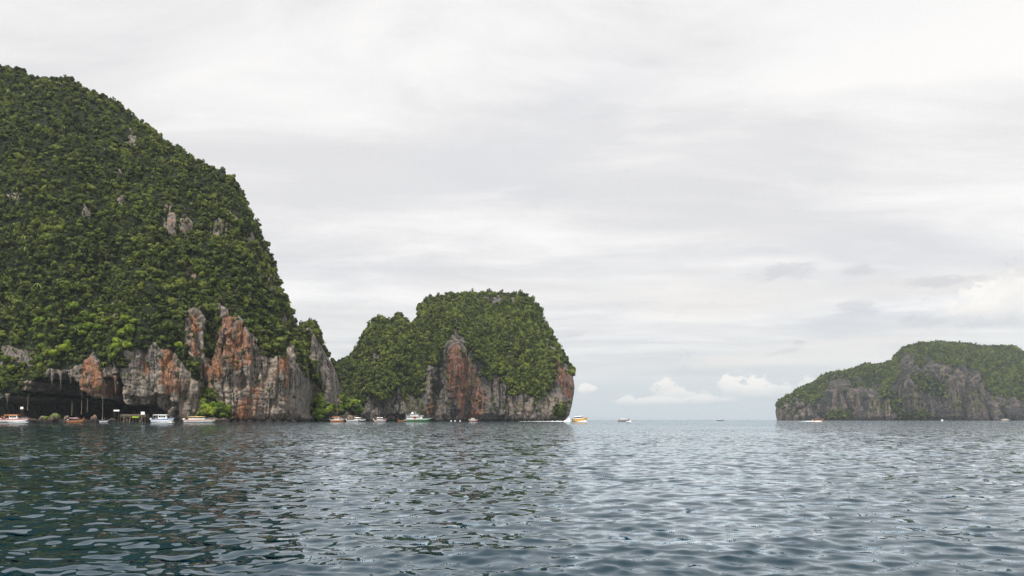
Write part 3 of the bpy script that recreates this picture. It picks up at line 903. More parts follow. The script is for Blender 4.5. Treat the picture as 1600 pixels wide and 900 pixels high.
# ------------------------------------------------------------------ trees
def crown_mesh(name, seed, blobs=11, leaves=40, flat=0.8):
    rng = np.random.default_rng(seed)
    V, F = [], []
    cs = []
    for b in range(blobs):
        a = rng.uniform(0, 2 * math.pi)
        rr = math.sqrt(rng.random()) * 0.68
        zz = rng.uniform(-0.25, 0.62) * (1 - 0.5 * rr)
        cs.append((rr * math.cos(a), rr * math.sin(a), zz * flat, rng.uniform(0.28, 0.46)))
    cs.append((0, 0, 0.1, 0.5))
    for (cx, cy, cz, cr) in cs:
        d = rng.normal(size=(leaves, 3))
        d[:, 2] += 0.35
        d /= np.linalg.norm(d, axis=1)[:, None]
        pos = np.array([cx, cy, cz]) + d * (cr * rng.uniform(0.78, 1.08, leaves))[:, None] * np.array([1, 1, 0.85])
        nn = d + rng.normal(size=(leaves, 3)) * 0.42
        nn /= np.linalg.norm(nn, axis=1)[:, None]
        r_ = rng.normal(size=(leaves, 3))
        t1 = np.cross(nn, r_)
        t1 /= np.linalg.norm(t1, axis=1)[:, None]
        t2 = np.cross(nn, t1)
        s = rng.uniform(0.085, 0.165, leaves)[:, None]
        l = s * rng.uniform(0.9, 1.5, leaves)[:, None]
        k = len(V) * 4
        q = np.stack([pos - t1 * l, pos - t2 * s - nn * s * 0.25, pos + t1 * l, pos + t2 * s - nn * s * 0.25], 1)
        base = sum(len(v) for v in V)
        V.append(q.reshape(-1, 3))
        i = np.arange(leaves)[:, None] * 4 + base
        F.append(np.concatenate([i, i + 1, i + 2, i + 3], 1))
    me = mesh_np(name, np.concatenate(V), [np.concatenate(F)], smooth=False)
    return me


def palm_mesh(seed):
    rng = np.random.default_rng(seed)
    V, F = [], []
    for q in range(15):
        a, up, ln = rng.uniform(0, 6.28), rng.uniform(0.1, 1.1), rng.uniform(0.85, 1.15)
        n = 6
        for k in range(n):
            f = k / (n - 1)
            r = ln * f
            z = up * f - (0.6 + up * 0.75) * f * f + 0.15
            w = 0.13 * math.sin(math.pi * (0.12 + 0.85 * f)) + 0.012
            for sg in (-1, 1):
                V.append((r * math.cos(a) - sg * w * math.sin(a), r * math.sin(a) + sg * w * math.cos(a), z - 0.05))
            V.append((r * math.cos(a), r * math.sin(a), z))
        b = q * n * 3
        for k in range(n - 1):
            i0, i1 = b + 3 * k, b + 3 * k + 3
            F += [(i0, i0 + 2, i1 + 2, i1), (i0 + 2, i0 + 1, i1 + 1, i1 + 2)]
    return mesh_np('crown', np.array(V), [np.array(F)], smooth=False)


CROWNS = [crown_mesh('crown', 100 + i, blobs=[11, 9, 15, 7, 12, 6, 10][i], leaves=[40, 44, 34, 46, 40, 60, 26][i], flat=[0.8, 0.95, 0.6, 1.5, 0.75, 1.0, 1.9][i]) for i in range(7)] + [palm_mesh(9)]
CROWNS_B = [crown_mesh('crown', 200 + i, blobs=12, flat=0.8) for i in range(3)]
for me in CROWNS:
    me.materials.append(M['leaf'])
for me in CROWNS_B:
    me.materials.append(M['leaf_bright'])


def trunk_mesh(seed):
    rng = random.Random(seed)
    b = MB()
    lean = rng.uniform(-0.15, 0.15)
    b.tube([(0, 0, -0.9), (lean * 0.3, 0, -0.4), (lean, 0.05, 0.25)], [0.085, 0.06, 0.035], 6)
    for k in range(4):
        a = k * 1.57 + rng.uniform(-0.5, 0.5)
        b.tube([(lean * 0.5, 0.02, -0.15 + 0.07 * k), (lean + 0.3 * math.cos(a), 0.3 * math.sin(a), 0.2), (lean + 0.55 * math.cos(a), 0.55 * math.sin(a), 0.35)], [0.035, 0.022, 0.01], 5)
    me = b.mesh('trunk')
    me.materials.append(M['bark'])
    return me


TRUNKS = [trunk_mesh(i) for i in range(3)]
CROWN_OBS = [None] * 8
PICK = np.array([0.2, 0.17, 0.17, 0.1, 0.15, 0.1, 0.06, 0.05])


def make_tree(base, rad, rz, v, label, cat, group, name='jungle_tree', bright=False, squash=1.0):
    """base: where it grows; crown centre stands 0.8 radius above"""
    t = empty(name, base, rz, label, cat, group)
    t.scale = (rad, rad, rad * squash)
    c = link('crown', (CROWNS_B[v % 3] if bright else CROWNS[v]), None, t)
    c.location = (0, 0, 0.62)
    k = link('trunk', TRUNKS[v % 3], None, t)
    k.location = (0, 0, 0.62)
    if not bright and CROWN_OBS[v] is None:
        CROWN_OBS[v] = c
    return t


rng = np.random.default_rng(5)


def radii(n, lo, hi):
    return lo + (hi - lo) * rng.beta(1.3, 3.4, n)


# left island
pts, nn, px, py, jr = LEFT.scatter(19000, rng, dens=0.5 + 0.5 * sstep(fbm(LEFT.U / 34, LEFT.PY / 70, 3.5, 4, 44), -0.42, 0.12))
rad = radii(len(pts), 0.8, 4.0) * np.where(py < 330, 0.92, 1.06)
rad = np.where((py - np.interp(px, left_cols, LEFT.top) < 14) & (rng.random(len(pts)) < 0.10), np.minimum(rad * 1.7, 3.8), rad)
base = pts - nn * 0.2 * rad[:, None]
base[:, :2] += nn[:, :2] * rad[:, None] * 0.35
inside = (px > 6) & (px < 478) & (py > 90) & (py < 640) & (nn[:, 1] < 0.2)
score = np.where(inside, rad / base[:, 1] + 0.0006 * rng.random(len(pts)), 0)
single = np.argsort(-score)[:300]
rest = np.ones(len(pts), bool)
rest[single] = False
top_px = np.interp(px, left_cols, LEFT.top)
cb_px = np.interp(px, left_cols, LEFT.cb)
for q, i in enumerate(single):
    v = q if q < 8 else int(rng.choice(8, p=PICK))
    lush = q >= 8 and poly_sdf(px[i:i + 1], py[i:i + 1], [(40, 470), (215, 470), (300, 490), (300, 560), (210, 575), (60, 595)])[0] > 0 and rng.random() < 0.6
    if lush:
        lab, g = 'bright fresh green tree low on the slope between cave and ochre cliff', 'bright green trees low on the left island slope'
    elif py[i] - top_px[i] < 22:
        lab, g = 'round crowned jungle tree on the skyline ridge of the big left island', 'trees along the left island ridge'
    elif cb_px[i] - py[i] < 40:
        lab, g = 'leafy jungle tree at the brink of the left island cliff', 'trees at the brink of the left island cliff'
    elif px[i] < 160:
        lab, g = 'full crowned jungle tree on the slope above the sea cave', 'trees on the slope above the sea cave'
    else:
        lab, g = 'full crowned jungle tree on the steep slope above the ochre cliff', 'trees on the slope above the ochre cliff'
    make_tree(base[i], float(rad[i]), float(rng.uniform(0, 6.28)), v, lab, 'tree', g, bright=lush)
for v in range(8):
    assert CROWN_OBS[v] is not None


def canopy_nodes():
    ng = bpy.data.node_groups.new('canopy', 'GeometryNodeTree')
    ng.interface.new_socket('Geometry', in_out='INPUT', socket_type='NodeSocketGeometry')
    ng.interface.new_socket('Geometry', in_out='OUTPUT', socket_type='NodeSocketGeometry')
    nd, lk = ng.nodes, ng.links
    gi, go = nd.new('NodeGroupInput'), nd.new('NodeGroupOutput')
    join = nd.new('GeometryNodeJoinGeometry')
    for c in CROWN_OBS:
        oi = nd.new('GeometryNodeObjectInfo')
        oi.inputs['Object'].default_value = c
        oi.inputs['As Instance'].default_value = True
        oi.transform_space = 'ORIGINAL'
        lk.new(oi.outputs['Geometry'], join.inputs[0])
    ins = nd.new('GeometryNodeInstanceOnPoints')
    ins.inputs['Pick Instance'].default_value = True

    def na(nm, ty):
        a = nd.new('GeometryNodeInputNamedAttribute')
        a.data_type = ty
        a.inputs['Name'].default_value = nm
        return a.outputs['Attribute']
    lk.new(gi.outputs[0], ins.inputs['Points'])
    lk.new(join.outputs[0], ins.inputs['Instance'])
    lk.new(na('pick', 'INT'), ins.inputs['Instance Index'])
    lk.new(na('turn', 'FLOAT_VECTOR'), ins.inputs['Rotation'])
    lk.new(na('size', 'FLOAT_VECTOR'), ins.inputs['Scale'])
    lk.new(ins.outputs[0], go.inputs[0])
    return ng


CANOPY = canopy_nodes()


def canopy(name, label, pos, rad, squash=(0.8, 1.45)):
    me = bpy.data.meshes.new(name)
    n = len(pos)
    me.vertices.add(n)
    me.vertices.foreach_set('co', np.asarray(pos, np.float32).ravel())
    a = me.attributes.new('pick', 'INT', 'POINT')
    a.data.foreach_set('value', rng.choice(8, n, p=PICK).astype(np.int32))
    a = me.attributes.new('turn', 'FLOAT_VECTOR', 'POINT')
    e = np.stack([rng.normal(size=n) * 0.15, rng.normal(size=n) * 0.15, rng.uniform(0, 6.28, n)], -1)
    a.data.foreach_set('vector', e.astype(np.float32).ravel())
    a = me.attributes.new('size', 'FLOAT_VECTOR', 'POINT')
    sx = rad[:, None] * np.stack([rng.uniform(0.85, 1.15, n), rng.uniform(0.85, 1.15, n), rng.uniform(*squash, n)], -1)
    a.data.foreach_set('vector', sx.astype(np.float32).ravel())
    o = link(name, me)
    md = o.modifiers.new('canopy', 'NODES')
    md.node_group = CANOPY
    tag(o, label, 'forest', kind='stuff')
    return o


p_, n_, x_, y_, j_ = SHO.scatter(500, rng)
r_ = radii(len(p_), 1.6, 3.6)
base2 = base[rest].copy()
base2[:, 2] += 0.62 * rad[rest]
shoulder = p_ + n_ * 0.2 * r_[:, None] + np.array([0, 0, 0.4]) * r_[:, None]
# undergrowth between the trees
pu, nu, xu, yu, ju = LEFT.scatter(16000, rng)
ru = radii(len(pu), 0.6, 1.7)
under = pu + nu * 0.15 * ru[:, None] + np.array([0, 0, 0.15]) * ru[:, None]
# ledge shrubs on the bare rock
LEFT.veg[:, :LEFT.front.shape[1]] = np.where((LEFT.veg[:, :LEFT.front.shape[1]] < 0.3) & (LEFT.cav < 0.1) & (fbm(LEFT.U / 7, LEFT.PY / 12, 7.7, 3, 66) > 0.22), 0.9, 0.0)
pl, nl, xl, yl, jl = LEFT.scatter(420, rng, back_rows=0)
rl = radii(len(pl), 0.6, 1.7)
okl = (pl[:, 2] > 9)
ledge = (pl + nl * 0.25 * rl[:, None])[okl]
canopy('forest_canopy', 'dense green jungle canopy clothing the big left island', np.concatenate([base2, shoulder, under, ledge]), np.concatenate([rad[rest], r_, ru, rl[okl]]))

p_, n_, x_, y_, j_ = MID.scatter(13000, rng, dens=0.5 + 0.5 * sstep(fbm(MID.U / 22, MID.PY / 40, 3.5, 4, 45), -0.42, 0.12))
r_ = radii(len(p_), 1.2, 5.2)
MID.veg[:, :MID.front.shape[1]] = np.where((MID.veg[:, :MID.front.shape[1]] < 0.3) & (MID.cav < 0.1) & (fbm(MID.U / 7, MID.PY / 12, 7.7, 3, 67) > 0.2), 0.9, 0.0)
pl, nl, xl, yl, jl = MID.scatter(420, rng, back_rows=0)
okl = pl[:, 2] > 8
rl = radii(len(pl), 1.0, 2.4)
r_ = np.where((y_ - np.interp(x_, *zip(*M_TOP)) < 8) & (rng.random(len(p_)) < 0.10), np.minimum(r_ * 1.7, 4.6), r_)
pm = p_ + n_ * 0.2 * r_[:, None] + np.array([0, 0, 0.3]) * r_[:, None]
canopy('forest_canopy', 'green jungle canopy over the domed middle island', np.concatenate([pm, pl[okl]]), np.concatenate([r_, rl[okl]]))

p_, n_, x_, y_, j_ = RIGHT.scatter(18000, rng, dens=0.5 + 0.5 * sstep(fbm(RIGHT.U / 20, RIGHT.PY / 30, 3.5, 4, 46), -0.42, 0.12))
r_ = radii(len(p_), 2.0, 6.6)
pr = p_ + n_ * 0.2 * r_[:, None] + np.array([0, 0, 0.25]) * r_[:, None]
RIGHT.veg[:, :RIGHT.front.shape[1]] = np.where((RIGHT.veg[:, :RIGHT.front.shape[1]] < 0.3) & (fbm(RIGHT.U / 7, RIGHT.PY / 10, 7.7, 3, 68) > 0.05), 0.9, 0.0)
pl, nl, xl, yl, jl = RIGHT.scatter(900, rng, back_rows=0)
okl = pl[:, 2] > 8
rl = radii(len(pl), 1.4, 4.2)
canopy('forest_canopy', 'hazy dark green canopy over the far right island', np.concatenate([pr, pl[okl]]), np.concatenate([r_, rl[okl]]))

# bright shrubs at the foot of the cliffs
p_, n_, x_, y_, j_ = KN1.scatter(85, rng, back_rows=1)
for i in range(len(p_)):
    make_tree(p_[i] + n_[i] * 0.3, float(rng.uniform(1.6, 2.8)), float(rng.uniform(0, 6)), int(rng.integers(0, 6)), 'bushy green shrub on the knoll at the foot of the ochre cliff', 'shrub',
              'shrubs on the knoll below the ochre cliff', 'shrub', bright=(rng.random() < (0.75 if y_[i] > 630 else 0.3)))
p_, n_, x_, y_, j_ = KN2.scatter(120, rng, back_rows=1)
for i in range(len(p_)):
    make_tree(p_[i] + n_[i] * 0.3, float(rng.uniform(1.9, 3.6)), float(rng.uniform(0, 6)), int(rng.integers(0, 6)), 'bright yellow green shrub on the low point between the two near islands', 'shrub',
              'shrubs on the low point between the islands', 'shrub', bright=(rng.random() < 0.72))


# ------------------------------------------------------------------ rocks, stalactites, jetty in the cave
def rock_mesh(seed, sub=3, sharp=0.35):
    bm = bmesh.new()
    bmesh.ops.create_icosphere(bm, subdivisions=sub, radius=1.0)
    co = np.array([v.co for v in bm.verts])
    d = 1 + sharp * fbm(co[:, 0] * 1.1, co[:, 1] * 1.1, co[:, 2] * 1.1, 4, seed) - 0.5 * sharp * np.abs(perlin(co[:, 0] * 2.3, co[:, 1] * 2.3, co[:, 2] * 2.3, seed + 1))
    for v, q in zip(bm.verts, d):
        v.co *= q
    me = bpy.data.meshes.new('boulder')
    bm.to_mesh(me)
    bm.free()
    for nm, val in (('ochre', 0.55), ('pale', 0.5), ('veg', 0.0)):
        attr(me, nm, np.full(len(me.vertices), val))
    return me


boulders = [(36, 3.4, 1.3, 'low brown boulder under the white board in the cave mouth', 0), (52, 3.6, 2.3, 'flat topped brown boulder left of the grassy rocks', 0), (70, 3.2, 3.4, 'squat boulder with grass on top in the cave mouth', 1),
            (87, 3.6, 4.6, 'tallest boulder in the cave mouth with a grass cap', 1), (104, 2.3, 3.0, 'pale grey boulder right of the grassy rocks', 0), (120, 2.3, 2.6, 'brown boulder behind the wooden longtail boat', 0),
            (147, 2.2, 3.6, 'upright tan boulder beside the bamboo pole', 0), (134, 2.4, 1.8, 'small dark boulder between longtail boat and tan boulder', 0), (200, 1.9, 1.7, 'round tan boulder under the bamboo jetty', 0),
            (96, 2.0, 1.4, 'small tan boulder at the foot of the tallest one', 0), (176, 3.2, 2.2, 'dark boulder left of the bamboo jetty', 0)]
for i, (x, r, h, lab, gr) in enumerate(boulders):
    p = at(x, HORIZON, 509 + (i % 3) * 2)
    b = link('boulder', rock_mesh(300 + i), M['rock_near'])
    b.location = (p.x, p.y, -0.2)
    b.scale = (r, r * 0.9, h)
    b.rotation_euler = (0, 0, i * 1.3)
    tag(b, lab, 'boulder')
    if gr:
        g = rock_mesh(340 + i, 2, 0.3)
        go = link('grass_cap', g, M['grass'], b)
        go.location = (0, 0, 0.62)
        go.scale = (0.75, 0.75, 0.42)
for i, (x, y0, r, h, lab) in enumerate([(528, 690, 3.2, 3.4, 'grey rock at the water left of the orange speedboat'), (541, 712, 4.6, 5.0, 'grey rock behind the orange speedboat'), (552, 720, 4.2, 4.2, 'grey rock behind the long white speedboat'),
                                        (520, 672, 3.0, 2.6, 'dark rock below the bright shrubs'), (338, 508, 2.2, 1.6, 'brown rock at the foot of the ochre cliff right of the knoll'), (348, 510, 2.6, 2.2, 'larger brown rock at the foot of the ochre cliff')]):
    p = at(x, HORIZON, y0)
    b = link('boulder', rock_mesh(360 + i), M['rock_near'])
    b.location = (p.x, p.y, -0.2)
    b.scale = (r * 1.3, r, h)
    tag(b, lab, 'boulder')

for i, (x, y0) in enumerate([(366, 533), (377, 536), (391, 538), (404, 542), (421, 549), (436, 556), (447, 563), (458, 574), (240, 512), (272, 513), (283, 514)]):
    p = at(x, HORIZON, y0 - 4)
    b = link('boulder', rock_mesh(400 + i), M['rock_near'])
    b.location = (p.x, p.y, -0.3)
    r = 1.1 + 0.9 * random.random()
    b.scale = (r * 1.5, r, r * 0.9)
    b.rotation_euler = (0, 0, i * 0.9)
    tag(b, 'low dark wave worn rock at the foot of the left island cliff', 'boulder', 'small rocks at the foot of the left island cliff')

for i, (x, ya, yb, w) in enumerate([(82, 586, 608, 0.9), (95, 586, 611, 0.7), (127, 600, 626, 0.9), (181, 590, 617, 1.8), (184, 600, 611, 1.0), (163, 612, 624, 1.1), (150, 612, 622, 1.6),
                                    (137, 612, 619, 1.2), (12, 618, 640, 1.0), (110, 590, 600, 0.8)]):
    a, b_ = at(x, ya - 3, 517), at(x + random.uniform(-1, 1), yb, 518)
    mbs = MB()
    n = 7
    ring = []
    for k in range(n):
        f = k / (n - 1)
        c = a.lerp(b_, f)
        r = 0.75 * w * (1 - f) ** 1.6 * (1 + 0.3 * math.sin(5 * f + i)) + 0.06
        ring.append([(c.x + r * (1 + 0.35 * math.sin(3 * t + k + i)) * math.cos(t), c.y + r * math.sin(t), c.z) for t in (2 * math.pi * q / 8 for q in range(8))])
    mbs.loft(ring)
    me = mbs.mesh('stalactite', smooth=True)
    for nm, val in (('ochre', 0.8 if x > 120 else 0.1), ('pale', 0.25), ('veg', 0.0)):
        attr(me, nm, np.full(len(me.vertices), val))
    link('stalactite', me, M['rock_near'], left_island)

for i, (x, ya, yb, lab) in enumerate([(160, 620, 655, 'longest pale bamboo pole standing in the water before the cave'), (136, 622, 642, 'thin bamboo pole leaning above the boulders in the cave'), (127, 626, 646, 'short bamboo pole right of the brown boulder in the cave'),
                                      (43, 618, 640, 'bamboo pole behind the white board in the cave mouth'), (112, 628, 648, 'bamboo pole behind the pale grey boulder')]):
    p, q = at(x, yb + 2, 508), at(x + (0.6 if i else 0.4), ya, 512)
    p.z = -0.6 if i == 0 else p.z
    o = MB().tube([p, p.lerp(q, 0.5) + Vector((0.08, 0, 0)), q], [0.10, 0.09, 0.06], 6).build('bamboo_pole', M['plank'])
    tag(o, lab, 'pole')


def board(x, y, w, h, dist, lab, foot):
    p = at(x, y, dist)
    o = empty('sign_board', (p.x, p.y, 0), 0, lab, 'board')
    b = MB().box(-w / 2, w / 2, -0.04, 0.04, p.z - h / 2, p.z + h / 2).build('panel', M['white'], o, bevel=0.01)
    for s in (-1, 1):
        MB().tube([(s * w * 0.36, 0.1, foot), (s * w * 0.36, 0.1, p.z + h / 2 - 0.1)], 0.06).build('post', M['plank'], o)


board(34, 637.5, 1.6, 1.2, 511, 'white board on posts at the left in the cave mouth', -0.5)
board(182, 641.5, 3.0, 0.8, 511, 'wide white board in shade left of the jetty', -0.5)


def jetty():
    p = at(210, HORIZON, 505)
    o = empty('bamboo_jetty', (p.x, p.y, 0), 0, 'bamboo jetty with railing and lime green band at the cave', 'jetty')
    MB().box(-6.4, 6.6, -1.6, 1.6, 2.55, 2.75).build('deck', M['plank'], o)
    for i in range(9):
        x = -6.2 + i * 1.55
        for s in (-1.4, 1.4):
            MB().tube([(x, s, -2.5), (x + 0.08 * math.sin(i * 2.1), s, 3.9 + 0.5 * math.sin(i * 1.7))], [0.10, 0.08], 6).build('post', M['plank'], o)
    for z in (3.3, 3.75):
        MB().tube([(-6.3, -1.45, z), (0, -1.47, z + 0.05), (6.5, -1.45, z)], 0.06, 5).build('rail', M['bamboo'], o)
    MB().box(-0.3, 3.0, -1.75, -1.62, 2.2, 2.9).build('green_band', M['lime'], o)
    for (xa, xb) in ((-5.5, -4.2), (-2.2, -1.0), (3.2, 4.6)):
        MB().tube([(xa, -1.5, -1), (xb, -1.5, 2.6)], 0.08, 5).build('brace', M['bamboo'], o)
    s = empty('sign_board', (p.x + 5.1, p.y - 1.7, 2.75), 0, 'white notice board standing on the bamboo jetty', 'board')
    MB().box(-1.0, 1.0, -0.05, 0.05, 1.0, 2.5).build('panel', M['white'], s, bevel=0.01)
    for q in (-0.8, 0.8):
        MB().tube([(q, 0.11, 0.0), (q, 0.11, 2.4)], 0.06).build('post', M['plank'], s)


jetty()


# ------------------------------------------------------------------ people
def person_mesh(pose):
    sk = [((0, 0, 0.95), 0.125), ((0, 0, 1.15), 0.115), ((0, 0, 1.36), 0.13), ((0, 0, 1.47), 0.05), ((0, 0.0, 1.53), 0.07), ((0, 0.01, 1.62), 0.095), ((0, 0, 1.73), 0.06)]
    ed = [(0, 1), (1, 2), (2, 3), (3, 4), (4, 5), (5, 6)]
    for s in (-1, 1):
        k = len(sk)
        if pose == 'sit':
            sk += [((s * 0.10, -0.03, 0.92), 0.09), ((s * 0.14, -0.44, 0.93), 0.06), ((s * 0.14, -0.46, 0.50), 0.042), ((s * 0.15, -0.60, 0.46), 0.035)]
        else:
            sk += [((s * 0.10, 0, 0.86), 0.088), ((s * 0.12, -0.02, 0.48), 0.058), ((s * 0.13, 0.02, 0.08), 0.040), ((s * 0.14, -0.14, 0.03), 0.036)]
        ed += [(0, k), (k, k + 1), (k + 1, k + 2), (k + 2, k + 3)]
        k = len(sk)
        sk += [((s * 0.19, 0, 1.40), 0.056), ((s * 0.25, 0.02, 1.12), 0.042), ((s * 0.22, -0.18, 0.95), 0.032), ((s * 0.20, -0.26, 0.90), 0.03)]
        ed += [(2, k), (k, k + 1), (k + 1, k + 2), (k + 2, k + 3)]
        h = k + 3
        hp = Vector(sk[h][0])
        for q, (ox, ln) in enumerate(((-0.028, 0.06), (-0.01, 0.07), (0.01, 0.066), (0.028, 0.05))):
            kk = len(sk)
            sk += [((hp.x + ox, hp.y - 0.04, hp.z - 0.02), 0.010), ((hp.x + ox, hp.y - 0.04 - ln * 0.6, hp.z - 0.05), 0.009)]
            ed += [(h, kk), (kk, kk + 1)]
        kk = len(sk)
        sk += [((hp.x - s * 0.045, hp.y - 0.01, hp.z), 0.011), ((hp.x - s * 0.055, hp.y - 0.05, hp.z), 0.010)]
        ed += [(h, kk), (kk, kk + 1)]
    me = bpy.data.meshes.new('person')
    me.from_pydata([p for p, r in sk], ed, [])
    o = bpy.data.objects.new('person_tmp', me)
    COL.objects.link(o)
    md = o.modifiers.new('skin', 'SKIN')
    for v, (p, r) in zip(me.skin_vertices[0].data, sk):
        v.radius = (r, r * 0.85)
    me.skin_vertices[0].data[0].use_root = True
    sb = o.modifiers.new('sub', 'SUBSURF')
    sb.levels = sb.render_levels = 1
    dg = bpy.context.evaluated_depsgraph_get()
    out = bpy.data.meshes.new_from_object(o.evaluated_get(dg))
    bpy.data.objects.remove(o)
    for p in out.polygons:
        p.use_smooth = True
    out.name = 'person'
    return out


PERSON = {p: person_mesh(p) for p in ('stand', 'sit')}
CLOTH = {n: mat_person('clothes_' + n, s, q) for n, s, q in (('red', (0.45, 0.06, 0.05), (0.03, 0.04, 0.10)), ('orange', (0.65, 0.25, 0.06), (0.05, 0.05, 0.06)), ('white', (0.7, 0.7, 0.7), (0.10, 0.03, 0.03)),
                                                            ('blue', (0.08, 0.2, 0.45), (0.03, 0.03, 0.03)), ('dark', (0.03, 0.03, 0.04), (0.04, 0.04, 0.05)), ('pink', (0.7, 0.35, 0.45), (0.2, 0.2, 0.25)))}


def person(boat, x, y, z, cloth, lab, pose='stand', rz=0.0):
    me = PERSON[pose].copy()
    me.materials.clear()
    me.materials.append(CLOTH[cloth])
    o = bpy.data.objects.new('person', me)
    COL.objects.link(o)
    o.matrix_world = boat.matrix_basis @ Matrix.Translation((x, y, z)) @ Matrix.Rotation(rz, 4, 'Z')
    tag(o, lab, 'person')
    return o


# ------------------------------------------------------------------ boats (bow towards +x, water line at z = 0)
def hull_rings(L, B, H, bow=2.2, rise=0.35, keel=-0.45, stern=0.85, n=15, tip=0.0, rake=0.10):
    rings = []
    for i in range(n):
        s = i / (n - 1)
        x = -L / 2 + L * s
        b = B / 2 * min(1.0, stern + (1 - stern) * s / 0.3) * max(0.03, 1 - s ** (bow + 1.2))
        h = H * (1 + rise * s ** 2.2) + tip * max(0, (s - 0.72) / 0.28) ** 2
        k = keel + (H * 0.75 - keel) * max(0, (s - 0.72) / 0.28) ** 2
        xt = x + L * rake * max(0, (s - 0.75) / 0.25) * 0.9
        ch = k + (h - k) * 0.42
        rings.append([(xt, -b, h), (x, -b * 0.88, ch), (x, 0, k), (x, b * 0.88, ch), (xt, b, h)])
    return rings


def hull(o, L, B, H, mat, stripe=None, name='hull', deck=None, **kw):
    r = hull_rings(L, B, H, **kw)
    h = MB().loft(r).build(name, mat, o)
    if deck is not None:
        dk = [[(p[0][0], p[0][1] * 0.92, p[0][2] + 0.02), (p[4][0], p[4][1] * 0.92, p[4][2] + 0.02)] for p in r[:-1]]
        m = MB()
        m.loft(dk, caps=False, closed=False)
        m.build('deck', deck, o)
    gr = MB()
    for s in (0, 4):
        gr.tube([(p[s][0], p[s][1] * 1.01, p[s][2]) for p in r], 0.055, 5)
    gr.build('gunwale', stripe or mat, o)
    if stripe is not None:
        m = MB()
        for sgn, a, b in ((-1, 0, 1), (1, 4, 3)):
            st = []
            for p in r:
                A, C = Vector(p[a]), Vector(p[b])
                off = Vector((0, sgn * 0.02, 0))
                st.append([A.lerp(C, 0.22) + off, A.lerp(C, 0.52) + off])
            m.loft(st, caps=False, closed=False)
        m.build('stripe', stripe, o)
    return r


def outboards(o, L, n, mat, z=0.2):
    for i in range(n):
        y = (i - (n - 1) / 2) * 0.75
        e = MB()
        e.box(-L / 2 - 0.75, -L / 2 - 0.15, y - 0.24, y + 0.24, z + 0.55, z + 1.35, 0.06, (0.08, -0.05))
        c = e.build('outboard_engine', mat, o, bevel=0.06)
        MB().box(-L / 2 - 0.55, -L / 2 - 0.22, y - 0.10, y + 0.10, -0.7, z + 0.56).build('leg', M['black'], c)


